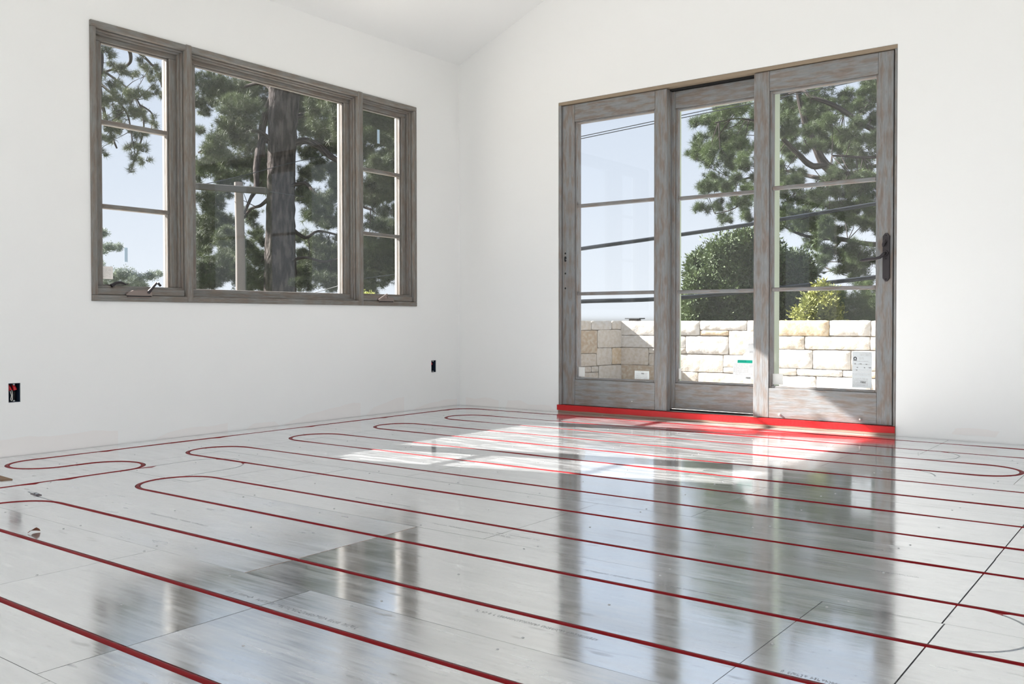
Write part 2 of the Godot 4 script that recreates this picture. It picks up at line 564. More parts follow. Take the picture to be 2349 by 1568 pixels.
func compound(parent: Node3D, q: Array, left: bool) -> void:
	var st := mb()
	var pts := PackedVector2Array()
	for i in q.size():         # uneven trowelled edge
		var a := Vector2(q[i][0], q[i][1]); var b := Vector2(q[(i + 1) % q.size()][0], q[(i + 1) % q.size()][1])
		pts.append(a)
		if a.y > 0.0 or b.y > 0.0:
			for k in [0.3, 0.6]:
				pts.append(a.lerp(b, k) + Vector2(0, rng.randf_range(-0.004, 0.004)))
	var idx := Geometry2D.triangulate_polygon(pts)
	for i in range(0, idx.size(), 3):
		var v := []
		for k in 3:
			var p := pts[idx[i + k]]
			v.append(Vector3(0.0012, maxf(p.y, 0.0), p.x) if left else Vector3(p.x, maxf(p.y, 0.0), 0.0012))
		tri(st, v[0], v[1], v[2], Vector3(1, 0, 0) if left else Vector3(0, 0, 1))
	put("joint_compound", st, M.patch, parent)

func gable(st: SurfaceTool, z0: float, z1: float) -> void:
	var a := Vector2(0, EAVE); var b := Vector2(RX, EAVE); var c := Vector2(RX / 2, EAVE + PITCH * RX / 2)
	for z in [z0, z1]:
		tri(st, Vector3(a.x, a.y, z), Vector3(b.x, b.y, z), Vector3(c.x, c.y, z), Vector3(0, 0, signf(3.0 - z) if z == z0 else signf(z - 3.0)), a, b, c)

# ------------------------------------------------------------------ floor
const TZ := 0.167
const TP := 0.3048
const GW := 0.0098

func arc(c: Vector2, r: float, a0: float, a1: float, n := 20) -> PackedVector2Array:
	var out := PackedVector2Array()
	for i in n + 1:
		var g := deg_to_rad(lerpf(a0, a1, float(i) / n))
		out.append(c + Vector2(cos(g), sin(g)) * r)
	return out

func groove(line: PackedVector2Array, w := GW) -> void:
	for p in Geometry2D.offset_polyline(line, w, Geometry2D.JOIN_ROUND, Geometry2D.END_SQUARE):
		polys.append(p)

func pipe_line() -> PackedVector2Array:
	var P := PackedVector2Array()
	var R := TP / 2.0
	P.append(Vector2(0.77, 8.6))
	P.append_array(arc(Vector2(0.62, 3.03), 0.15, 0, -180))
	P.append_array(arc(Vector2(0.32, 3.126), 0.15, 0, 180))
	P.append_array(arc(Vector2(0.17 + R, TZ + R), R, 180, 270, 12))
	var left := [0.615, 0.605, 0.605, 0.615, 1.222]
	var right := [3.87, 3.57, 5.3, 5.3, 5.3, 5.3]
	for k in 6:
		var z := TZ + k * 2 * TP
		P.append_array(arc(Vector2(right[k], z + R), R, -90, 90))
		if k < 5:
			P.append_array(arc(Vector2(left[k], z + TP + R), R, 270, 90))
	var z5 := TZ + 11 * TP
	P.append_array(arc(Vector2(1.215, z5 + R), R, 270, 180, 12))
	P.append_array(arc(Vector2(1.215, 8.3), R, 180, 90, 12))
	return P

func floor_and_pipe() -> void:
	var fl := base("floor", Vector3.ZERO, "silver aluminium radiant floor panels over a plywood subfloor", "floor", "", "structure")
	box("subfloor", Vector3(-0.02, -0.10, -0.02), Vector3(RX + 0.02, -0.024, RZ + 0.02), M.sub, fl, 0.0)
	# where the pipe runs, and the unused routing
	var line := pipe_line()
	var seg := PackedVector2Array()
	for i in line.size() - 1:
		var d := line[i].distance_to(line[i + 1])
		if d > 0.2:
			if seg.size() > 1: groove(seg)
			seg = PackedVector2Array()
		else:
			if seg.is_empty(): seg.append(line[i])
			seg.append(line[i + 1])
	if seg.size() > 1: groove(seg)
	var runs := []
	for i in line.size() - 1:
		if line[i].distance_to(line[i + 1]) > 0.2:
			runs.append(PackedVector2Array([line[i], line[i + 1]]))
	var late := polys
	polys = []
	for r in runs: groove(r)
	for k in [12, 13, 14, 15, 16, 17]:
		groove(PackedVector2Array([Vector2(-0.1, TZ + k * TP), Vector2(RX + 0.1, TZ + k * TP)]))
	polys.append_array(late)
	var empties := [arc(Vector2(3.88, 3.063), 0.1524, -88, 88), arc(Vector2(3.28, 0.62), 0.1524, -60, 88), arc(Vector2(3.31, 1.234), 0.1524, -85, -10, 8),
		arc(Vector2(0.96, 3.36), 0.1524, 180, 95, 10), PackedVector2Array([Vector2(0.93, 3.488), Vector2(1.05, 3.51), Vector2(1.25, 3.524)]),
		arc(Vector2(0.91, 2.72), 0.1524, 180, 265, 10), PackedVector2Array([Vector2(0.765, 3.0), Vector2(0.757, 2.72)]),
		arc(Vector2(0.93, 2.757), 0.1524, -80, 0, 10), PackedVector2Array([Vector2(1.083, 2.75), Vector2(1.09, 2.98)])]
	for e in empties: groove(e, 0.0035)
	# flared mouths where two routes meet, seen as red wedges
	var mouths := [[0.17, 2.78, 0.0, 1], [0.17, 2.165, 0.0, 1], [0.17, 1.55, 0.0, 1], [0.17, 0.955, 0.0, 1], [0.17, 0.35, 0.0, 1], [0.77, 3.27, 0.0, 1], [0.765, 3.41, 0.0, -1],
		[0.82, TZ + 8 * TP, 1.0, 1], [1.0, TZ + 8 * TP, 1.0, -1], [3.95, TZ + 9 * TP, 1.0, -1], [3.35, TZ + TP, 1.0, -1], [3.37, TZ + 3 * TP, 1.0, -1], [0.76, 2.93, 0.0, -1], [0.48, 3.27, 0.0, 1]]
	var wedges := []
	for q in mouths:
		var c := Vector2(q[0], q[1])
		var w := PackedVector2Array()
		if q[2] == 0.0:
			w = PackedVector2Array([c + Vector2(0.0, -0.18 * q[3]), c + Vector2(0.016, -0.04 * q[3]), c + Vector2(0.036, 0.008 * q[3]), c + Vector2(0.0, 0.055 * q[3])])
		else:
			w = PackedVector2Array([c + Vector2(0.10 * q[3], 0.0), c + Vector2(0.02 * q[3], 0.011), c + Vector2(0.0, 0.022), c + Vector2(-0.035 * q[3], 0.0)])
		polys.append(w)
		wedges.append(w)
	# panels: rows of 0.61 m, joints staggered
	var joints := [[0.0, 0.617, 0.886, 2.10, 3.27, 4.49, 5.7, RX], [0.0, 0.613, 0.845, 2.06, 3.02, 3.735, 4.95, 6.17, RX], [0.0, 0.605, 1.464, 2.67, 3.87, 5.09, RX], [0.0, 0.612, 1.80, 3.02, 3.868, 5.09, RX],
		[0.0, 0.615, 1.225, 1.48, 2.682, 3.869, 5.09, RX], [0.0, 0.612, 1.225, 2.43, 3.628, 3.874, 5.09, RX], [0.0, 0.84, 2.055, 2.67, 3.88, 5.09, RX], [0.0, 0.4, 1.6, 2.72, 3.88, 5.09, RX],
		[0.0, 1.0, 2.2, 3.4, 4.6, 5.8, RX], [0.0, 0.6, 1.8, 3.0, 4.2, 5.4, RX], [0.0, 1.2, 2.4, 3.6, 4.8, 6.0, RX], [0.0, 0.6, 1.8, 3.0, 4.2, 5.4, RX], [0.0, 1.2, 2.4, 3.6, 4.8, 6.0, RX], [0.0, 0.6, 1.8, 3.0, 4.2, 5.4, RX], [0.0, 1.2, 2.4, 3.6, 4.8, 6.0, RX], [0.0, 0.6, 1.8, 3.0, 4.2, 5.4, RX]]
	var screw := screw_mesh()
	var far_screws := mb()
	for k in joints.size():
		var z0 := 0.6125 * k
		var z1: float = minf(0.6125 * (k + 1), RZ)
		if z0 > RZ - 0.05: break
		for j in joints[k].size() - 1:
			var x0: float = joints[k][j]
			var x1: float = joints[k][j + 1]
			var zz0 := z0 + (-0.035 if k == 5 and j == 1 else 0.0)
			var zz1 := z1 + (-0.035 if k == 4 and j == 1 else (0.02 if k == 4 and j == 0 else 0.0))
			if k == 5 and j == 0: zz0 += 0.02
			panel(fl, x0, x1, zz0, zz1, k, screw, far_screws)
	var fs := put("far_screws", far_screws, M.screw, fl)
	fs.set_meta("kind", "stuff")
	# red filler that shows in the flared mouths
	for w in wedges:
		var st := mb()
		plate(st, w, -0.0015, 0.004)
		put("mouth_filler", st, M.red, fl)
	# floors of the empty channels
	for e in empties:
		var st := mb()
		for p in Geometry2D.offset_polyline(e, 0.006, Geometry2D.JOIN_ROUND, Geometry2D.END_BUTT):
			plate(st, p, -0.003, 0.004)
		put("channel", st, M.groove, fl)
	box("joint_strip", Vector3(2.4282, -0.01, 3.066), Vector3(2.4322, -0.0012, 3.672), M.joint, fl, 0.0)
	# faint stamped lines on the panels
	for q in [[2.52, 3.79, 0.42, 0.012], [3.06, 3.56, 0.3, 0.010], [2.43, 3.00, 0.30, 0.008], [2.66, 2.98, 0.16, 0.008], [1.62, 3.43, 0.30, 0.008], [2.15, 4.17, 0.10, 0.014], [2.92, 2.75, 0.32, 0.007],
			[3.35, 2.52, 0.28, 0.007], [1.95, 2.86, 0.26, 0.007], [3.7, 3.50, 0.22, 0.010], [3.08, 3.16, 0.4, 0.008], [3.45, 2.74, 0.3, 0.007]]:
		stamp(fl, Vector2(q[0], q[1]), q[2], q[3])
	# the pipe itself
	var pts := []
	var rad := []
	for i in line.size():
		var p := line[i]
		if i > 0 and line[i - 1].distance_to(p) > 0.5:      # long runs dip and rise a little in their groove
			var n := int(line[i - 1].distance_to(p) / 0.3)
			for s in range(1, n):
				var q := line[i - 1].lerp(p, float(s) / n)
				pts.append(Vector3(q.x, -0.0058 + rng.randf_range(-0.0012, 0.0012), q.y))
				rad.append(0.0081)
		pts.append(Vector3(p.x, -0.0054, p.y))
		rad.append(0.0081)
	var st := mb()
	tube(st, pts, rad, 12)
	tag(put("heating_pipe", st, M.pipe), "long red plastic heating pipe looping back and forth in the grooves of the silver floor", "pipe")
	# the run nearest to the camera belongs to the next circuit
	pts = []
	rad = []
	var z12 := TZ + 12 * TP
	var z13 := TZ + 13 * TP
	var way := PackedVector2Array([Vector2(1.22, 8.3)])
	way.append_array(arc(Vector2(1.22 + TP / 2, z12 + TP / 2), TP / 2, 180, 270, 12))
	for i in 20: way.append(Vector2(lerpf(1.5, 5.1, i / 19.0), z12))
	way.append_array(arc(Vector2(5.3, z12 + TP / 2), TP / 2, -90, 90, 16))
	for i in 20: way.append(Vector2(lerpf(5.1, 2.0, i / 19.0), z13))
	way.append_array(arc(Vector2(1.60 + TP / 2, z13 + TP / 2), TP / 2, 270, 180, 12))
	way.append(Vector2(1.60, 8.3))
	for p in way:
		pts.append(Vector3(p.x, -0.0056 + rng.randf_range(-0.0008, 0.0008), p.y))
		rad.append(0.0081)
	st = mb()
	tube(st, pts, rad, 12)
	tag(put("heating_pipe", st, M.pipe), "red heating pipe forming the two straight runs nearest the camera", "pipe")

func panel(fl: Node3D, x0: float, x1: float, z0: float, z1: float, row: int, screw: Mesh, far_screws: SurfaceTool) -> void:
	var g := 0.0009 if row < 5 else 0.0007
	var ge := 0.003 if (row == 5 and absf(x1 - 2.43) < 0.01) else (0.0022 if absf(x1 - 3.872) < 0.01 else g)
	var rect := PackedVector2Array([Vector2(x0 + g + rng.randf_range(0, 0.0006), z0 + g), Vector2(x1 - ge, z0 + g), Vector2(x1 - ge, z1 - g), Vector2(x0 + g, z1 - g)])
	if x0 < 0.01: rect[0].x = 0.006; rect[3].x = 0.006
	if z0 < 0.01: rect[0].y = 0.006; rect[1].y = 0.006
	var parts := [rect]
	var box2 := Rect2(x0, z0, x1 - x0, z1 - z0)
	for q in polys:
		var b := Rect2(q[0], Vector2.ZERO)
		for p in q: b = b.expand(p)
		if not b.intersects(box2): continue
		var next := []
		for p in parts:
			for r in Geometry2D.clip_polygons(p, q):
				if not Geometry2D.is_polygon_clockwise(r) and r.size() > 2:
					next.append(r)
		parts = next
	var st := mb()
	var off := Vector2(rng.randf_range(0, 0.45), rng.randf_range(0, 0.7)) - Vector2(x0, z0) / 2.4
	for p in parts:
		var a := 0.0
		for i in p.size(): a += (p[i] as Vector2).cross(p[(i + 1) % p.size()])
		if absf(a) < 2e-5: continue
		plate(st, p, 0.0, 0.022, 1.0 / 2.4, off)
	var kind: int = 0 if row < 4 else 1
	if row == 5: kind = 2 if x0 < 2.3 else 0
	if row == 6: kind = 1 if x0 < 2.6 else 2
	if row > 6 or x0 > 3.8: kind = 2
	var o := put("floor_panel", st, M.alu[kind], fl)
	# each sheet lies a hair out of level
	var c := Vector3((x0 + x1) / 2, 0, (z0 + z1) / 2)
	var tilt := Basis(Vector3(1, 0, 0), rng.randf_range(-0.0007, 0.0007)) * Basis(Vector3(0, 0, 1), rng.randf_range(-0.0006, 0.0006))
	o.transform = Transform3D(tilt, c - tilt * c)
	var xs := []
	var x := ceilf((x0 + 0.02) / 0.4064) * 0.4064
	while x < x1 - 0.01:
		xs.append(x)
		x += 0.4064
	for xx in xs:
		for f in [0.05, 0.5, 0.95]:
			if row < 2 and f == 0.5: continue
			var p := Vector3(xx + rng.randf_range(-0.02, 0.02), 0.0, lerpf(z0, z1, f) + rng.randf_range(-0.012, 0.012))
			if row >= 3 and row < 7 and xx < 4.3 and xx > 0.3:
				put("screw", screw, M.screw, o, p)
			else:
				far_screws.append_from(screw, 0, Transform3D(Basis(), p))

func screw_mesh() -> ArrayMesh:
	var st := mb()
	var n := 8
	var prof := [[0.0005, 0.0004], [0.0015, 0.0006], [0.0025, 0.0011], [0.0033, 0.0003]]
	for i in prof.size() - 1:
		for k in n:
			var a := TAU * k / n
			var b := TAU * (k + 1) / n
			var p := [Vector3(cos(a) * prof[i][0], prof[i][1], sin(a) * prof[i][0]), Vector3(cos(b) * prof[i][0], prof[i][1], sin(b) * prof[i][0]),
				Vector3(cos(b) * prof[i + 1][0], prof[i + 1][1], sin(b) * prof[i + 1][0]), Vector3(cos(a) * prof[i + 1][0], prof[i + 1][1], sin(a) * prof[i + 1][0])]
			var nn: Vector3 = (p[3] - p[0]).cross(p[1] - p[0]).normalized()
			if nn.y < 0.0: nn = -nn
			quad(st, p[0], p[1], p[2], p[3], nn)
	return st.commit()

# a line of worn, unreadable ink stamped on a sheet
func stamp(fl: Node3D, at: Vector2, long: float, high: float) -> void:
	var st := mb()
	var x := 0.0
	while x < long:
		var w := high * rng.randf_range(0.38, 0.5)
		if rng.randf() < 0.90:
			for k in 3:
				var cx := at.x + x + w * 0.3 * k
				var up := rng.randf() < 0.6
				var cz := at.y + (0.0 if up else (rng.randi() % 3 - 1) * 0.4 * high)
				var sx := w * (0.12 if up else 0.45)
				var sz := high * (0.5 if up else 0.09)
				quad(st, Vector3(cx, 0.0006, cz - sz), Vector3(cx + sx, 0.0006, cz - sz), Vector3(cx + sx, 0.0006, cz + sz), Vector3(cx, 0.0006, cz + sz), Vector3.UP)
		x += w * 1.35
	put("ink_stamp", st, M.faint, fl)

# ------------------------------------------------------------------ window on the left wall
func pane(called: String, a: Vector3, b: Vector3, parent: Node3D) -> void:
	var st := mb()
	if absf(a.x - b.x) < 1e-5:
		quad(st, a, Vector3(a.x, a.y, b.z), b, Vector3(a.x, b.y, a.z), Vector3(1, 0, 0))
	else:
		quad(st, a, Vector3(b.x, a.y, a.z), b, Vector3(a.x, b.y, a.z), Vector3(0, 0, 1))
	put(called, st, M.glass, parent)

func window_left() -> void:
	var w := base("window_1", Vector3.ZERO, "wide weathered grey wood window, fixed centre between two casements, on the white wall", "window", "", "structure")
	var m: Material = M.win_wood
	var y0 := 0.709; var y1 := 2.064; var z0 := 0.458; var z1 := 2.749
	box("frame_head", Vector3(-0.15, y1 - 0.030, z0), Vector3(0.012, y1, z1), m, w, 0.003)
	box("frame_sill", Vector3(-0.17, y0, z0), Vector3(0.012, y0 + 0.030, z1), m, w, 0.003)
	box("frame_jamb", Vector3(-0.15, y0 + 0.0302, z0), Vector3(0.012, y1 - 0.0302, z0 + 0.028), m, w, 0.003)
	box("frame_jamb", Vector3(-0.15, y0 + 0.0302, z1 - 0.028), Vector3(0.012, y1 - 0.0302, z1), m, w, 0.003)
	box("mullion", Vector3(-0.15, y0, 0.961), Vector3(0.016, y1 + 0.002, 1.002), m, w, 0.004)
	box("mullion", Vector3(-0.15, y0, 2.197), Vector3(0.016, y1 + 0.002, 2.233), m, w, 0.004)
	for u in [[0.486, 0.961, true], [1.002, 2.197, false], [2.233, 2.721, true]]:
		var a: float = u[0]; var b: float = u[1]; var cas: bool = u[2]
		# stepped stop just behind the face of the frame
		for s in [[-0.016, 0.010], [-0.030, 0.020]]:
			var d: float = s[0]; var t: float = s[1]
			box("stop", Vector3(-0.05, y1 - 0.030 - t, a), Vector3(d, y1 - 0.030, b), m, w, 0.002)
			box("stop", Vector3(-0.05, y0 + 0.03, a), Vector3(d, y0 + 0.030 + t * (0.25 if cas else 0.8), b), m, w, 0.002)
			var lo: float = y0 + 0.0302 + t * (0.25 if cas else 0.8)
			box("stop", Vector3(-0.05, lo, a), Vector3(d, y1 - 0.0302 - t, a + t), m, w, 0.002)
			box("stop", Vector3(-0.05, lo, b - t), Vector3(d, y1 - 0.0302 - t, b), m, w, 0.002)
		var sash := node("sash", w)
		var sw := 0.052 if cas else 0.055
		var gy0 := 0.786 if cas else 0.783
		var gy1 := 1.990 if cas else 1.992
		a += 0.004; b -= 0.004
		if cas:    # broad bottom rail standing forward
			box("rail", Vector3(-0.095, y0 + 0.031, a), Vector3(-0.004, gy0 - 0.012, b), m, sash, 0.003)
			box("bead", Vector3(-0.07, gy0 - 0.014, a), Vector3(-0.020, gy0, b), m, sash, 0.002)
		else:
			box("rail", Vector3(-0.095, y0 + 0.031, a), Vector3(-0.045, gy0, b), m, sash, 0.003)
		box("rail", Vector3(-0.095, gy1, a), Vector3(-0.050, y1 - 0.031, b), m, sash, 0.003)
		box("stile", Vector3(-0.095, gy0, a), Vector3(-0.050, gy1, a + sw), m, sash, 0.003)
		box("stile", Vector3(-0.095, gy0, b - sw), Vector3(-0.050, gy1, b), m, sash, 0.003)
		# glazing bead, a small inner step
		for q in [[a + sw, a + sw + 0.010], [b - sw - 0.010, b - sw]]:
			box("bead", Vector3(-0.082, gy0, q[0]), Vector3(-0.062, gy1, q[1]), m, sash, 0.0015)
		box("bead", Vector3(-0.082, gy1 - 0.008, a + sw), Vector3(-0.062, gy1, b - sw), m, sash, 0.0015)
		var ys := [gy0, gy1]
		if cas:
			ys = [gy0, 1.1815, 1.598, gy1]
			for y in [1.1815, 1.598]:
				box("muntin", Vector3(-0.100, y - 0.011, a + sw), Vector3(-0.060, y + 0.011, b - sw), m, sash, 0.004)
		for i in ys.size() - 1:
			pane("pane", Vector3(-0.088, ys[i], a + sw), Vector3(-0.088, ys[i + 1], b - sw), sash)
		# pale outer edge of the sash, seen through the glass
		for q in [[a + sw - 0.03, a + sw + 0.004], [b - sw - 0.004, b - sw + 0.03]]:
			box("outer_edge", Vector3(-0.116, gy0, q[0]), Vector3(-0.096, gy1, q[1]), M.clad, sash, 0.002)
		box("outer_edge", Vector3(-0.116, gy0 - 0.02, a), Vector3(-0.096, gy0 + 0.003, b), M.clad, sash, 0.002)
	crank(w, 2.508, 1.0)
	crank(w, 0.760, -1.0)
	# small dark latch at the foot of the left casement
	var st := mb()
	var pts := []
	var rad := []
	for i in 7:
		var t := i / 6.0
		pts.append(Vector3(-0.015 + 0.004 * t, 0.786 + 0.018 * sin(t * PI * 0.85), lerpf(2.640, 2.565, t)))
		rad.append(lerpf(0.009, 0.004, t))
	tube(st, pts, rad, 8)
	put("latch", st, M.bronze, w)

func crank(w: Node3D, z: float, way: float) -> void:
	var c := node("crank", w)
	var long := 0.14
	var st := mb()
	# humped cover
	var prof := [[-0.5, 0.0], [-0.48, 0.010], [-0.40, 0.020], [-0.1, 0.024], [0.25, 0.022], [0.42, 0.014], [0.5, 0.0]]
	for i in prof.size() - 1:
		var za: float = z + prof[i][0] * long; var zb: float = z + prof[i + 1][0] * long
		var ha: float = prof[i][1]; var hb: float = prof[i + 1][1]
		var yb := 0.743
		var lo := 0.012
		var n := Vector3(0, (zb - za), -(hb - ha)).normalized()
		quad(st, Vector3(-0.01, yb + ha, za), Vector3(lo + ha * 0.6, yb + ha, za), Vector3(lo + hb * 0.6, yb + hb, zb), Vector3(-0.01, yb + hb, zb), n if n.y > 0 else -n)
		quad(st, Vector3(lo + 0.006, yb - 0.004, za), Vector3(lo + 0.006, yb - 0.004, zb), Vector3(lo + hb * 0.6, yb + hb, zb), Vector3(lo + ha * 0.6, yb + ha, za), Vector3(1, 0.2, 0).normalized())
		quad(st, Vector3(-0.01, yb - 0.004, za), Vector3(-0.01, yb - 0.004, zb), Vector3(lo + 0.006, yb - 0.004, zb), Vector3(lo + 0.006, yb - 0.004, za), Vector3(0, -1, 0))
	put("cover", st, M.hardware, c)
	box("base_plate", Vector3(-0.004, 0.7285, z - long * 0.45), Vector3(0.0175, 0.7335, z + long * 0.45), M.hardware, c, 0.002)
	box("slot", Vector3(-0.004, 0.7336, z - long * 0.46), Vector3(0.0168, 0.7388, z + long * 0.46), M.black, c, 0.0)
	st = mb()
	if way > 0:
		tube(st, [Vector3(0.02, 0.755, z - 0.046), Vector3(0.035, 0.775, z - 0.056), Vector3(0.045, 0.806, z - 0.078)], [0.009, 0.007, 0.006], 8)
		put("handle", st, M.bronze, c)
		st = mb()
		tube(st, [Vector3(0.046, 0.806, z - 0.082), Vector3(0.047, 0.790, z - 0.098)], [0.0065, 0.0065], 8)
		put("knob", st, M.bronze, c)
	else:
		tube(st, [Vector3(0.03, 0.743, z + 0.085), Vector3(0.036, 0.757, z + 0.062), Vector3(0.040, 0.782, z + 0.016)], [0.008, 0.009, 0.008], 8)
		put("handle", st, M.hardware, c)
		st = mb()
		tube(st, [Vector3(0.040, 0.770, z + 0.020), Vector3(0.034, 0.762, z + 0.004)], [0.008, 0.007], 8)
		put("knob", st, M.hardware, c)

# ------------------------------------------------------------------ sliding door in the gable wall
func door() -> void:
	var d := base("door_1", Vector3.ZERO, "three panel sliding glass door of grey washed wood in the white gable wall", "door", "", "structure")
	var m: Material = M.door_wood
	box("jamb", Vector3(0.868, 0.05, -0.17), Vector3(0.889, 2.037, 0.001), m, d, 0.002)
	box("jamb", Vector3(2.997, 0.05, -0.17), Vector3(3.009, 2.037, 0.001), m, d, 0.002)
	box("head", Vector3(0.868, 2.037, -0.17), Vector3(3.009, 2.057, 0.001), M.tan, d, 0.001)
	box("sill", Vector3(0.868, 0.0, -0.19), Vector3(3.009, 0.046, 0.010), M.sill, d, 0.002)
	box("track", Vector3(0.90, 0.046, -0.085), Vector3(2.99, 0.060, -0.060), M.black, d, 0.0)
	box("track_lip", Vector3(0.90, 0.046, -0.060), Vector3(2.99, 0.0505, -0.056), M.track, d, 0.0)
	box("head_track", Vector3(0.90, 2.026, -0.15), Vector3(2.99, 2.036, -0.05), M.black, d, 0.0)
	leaf_panel(d, 0.891, 1.662, -0.012, 0.095, 0.082, 0)
	leaf_panel(d, 1.600, 2.302, -0.078, 0.085, 0.095, 1)
	leaf_panel(d, 2.220, 2.988, -0.012, 0.092, 0.078, 2)

func leaf_panel(d: Node3D, x0: float, x1: float, z: float, sl: float, sr: float, which: int) -> void:
	var p := node("door_panel", d)
	var m: Material = M.door_wood
	var zb := z - 0.045
	var y0 := 0.052 if which != 1 else 0.062
	var y1 := 2.034 if which != 1 else 2.025
	var gy0 := 0.222; var gy1 := 1.920
	var gx0 := x0 + sl; var gx1 := x1 - sr
	var e := 0.0008
	box("stile", Vector3(x0, y0, zb), Vector3(gx0, y1, z), m, p, 0.002)
	box("stile", Vector3(gx1, y0, zb), Vector3(x1, y1, z), m, p, 0.002)
	box("rail", Vector3(gx0 + e, y0, zb), Vector3(gx1 - e, gy0, z - 0.0006), m, p, 0.002)
	box("rail", Vector3(gx0 + e, gy1, zb), Vector3(gx1 - e, y1, z - 0.0006), m, p, 0.002)
	# glazing beads step back to the glass
	var t := 0.012
	box("bead", Vector3(gx0, gy0, zb), Vector3(gx0 + t, gy1, z - 0.010), m, p, 0.002)
	box("bead", Vector3(gx1 - t, gy0, zb), Vector3(gx1, gy1, z - 0.010), m, p, 0.002)
	box("bead", Vector3(gx0 + t, gy0, zb), Vector3(gx1 - t, gy0 + t, z - 0.010), m, p, 0.002)
	box("bead", Vector3(gx0 + t, gy1 - t, zb), Vector3(gx1 - t, gy1, z - 0.010), m, p, 0.002)
	var ys := [gy0 + t, 0.787, 1.366, gy1 - t]
	for y in [0.787, 1.366]:
		box("muntin", Vector3(gx0 + t, y - 0.011, z - 0.042), Vector3(gx1 - t, y + 0.011, z - 0.012), m, p, 0.004)
	for i in 3:
		pane("pane", Vector3(gx0 + t, ys[i], z - 0.030), Vector3(gx1 - t, ys[i + 1], z - 0.030), p)
	# painted outer face
	for q in [[x0, gx0 + 0.006], [gx1 - 0.006, x1]]:
		box("outer_cladding", Vector3(q[0] + 0.001, y0, zb - (0.085 if which == 1 and q[1] == x1 else 0.030)), Vector3(q[1] - 0.001, y1, zb - 0.0005), M.green if which == 1 else m, p, 0.002)
	for q in [[y0, gy0 + 0.006], [gy1 - 0.006, y1]]:
		box("outer_cladding", Vector3(gx0, q[0], zb - 0.030), Vector3(gx1, q[1], zb - 0.0005), M.green if which == 1 else m, p, 0.002)
	if which == 0:
		for h in [[1.0568, 0.0065], [0.9235, 0.0065], [0.825, 0.0065]]:
			disc("screw_hole", p, Vector2(0.914, h[0]), h[1], h[1], z + 0.0006)
		disc("lock_hole", p, Vector2(0.914, 1.019), 0.009, 0.018, z + 0.0006)
	if which == 2:
		handle(d, z)
		for q in [[2.378, 0.0735], [2.825, 0.0755]]:
			var st := mb()
			tube(st, [Vector3(q[0], q[1], z - 0.001), Vector3(q[0], q[1], z + 0.006), Vector3(q[0], q[1], z + 0.008)], [0.007, 0.006, 0.003], 10)
			put("wall_plug", st, M.paper, p)
	if which == 0:
		var st := mb()
		tube(st, [Vector3(1.42, 0.098, z - 0.001), Vector3(1.42, 0.098, z + 0.004)], [0.005, 0.003], 8)
		put("wall_plug", st, M.paper, p)

func disc(called: String, parent: Node3D, c: Vector2, rx: float, ry: float, z: float) -> void:
	var st := mb()
	var n := 20
	for i in n:
		var a := TAU * i / n; var b := TAU * (i + 1) / n
		var f := func(g: float) -> Vector3:
			var q := Vector2(cos(g) * rx, sin(g) * rx)
			q.y += signf(q.y) * (ry - rx)
			return Vector3(c.x + q.x, c.y + q.y, z)
		tri(st, Vector3(c.x, c.y, z), f.bind(a).call(), f.bind(b).call(), Vector3(0, 0, 1))
	put(called, st, M.black, parent)

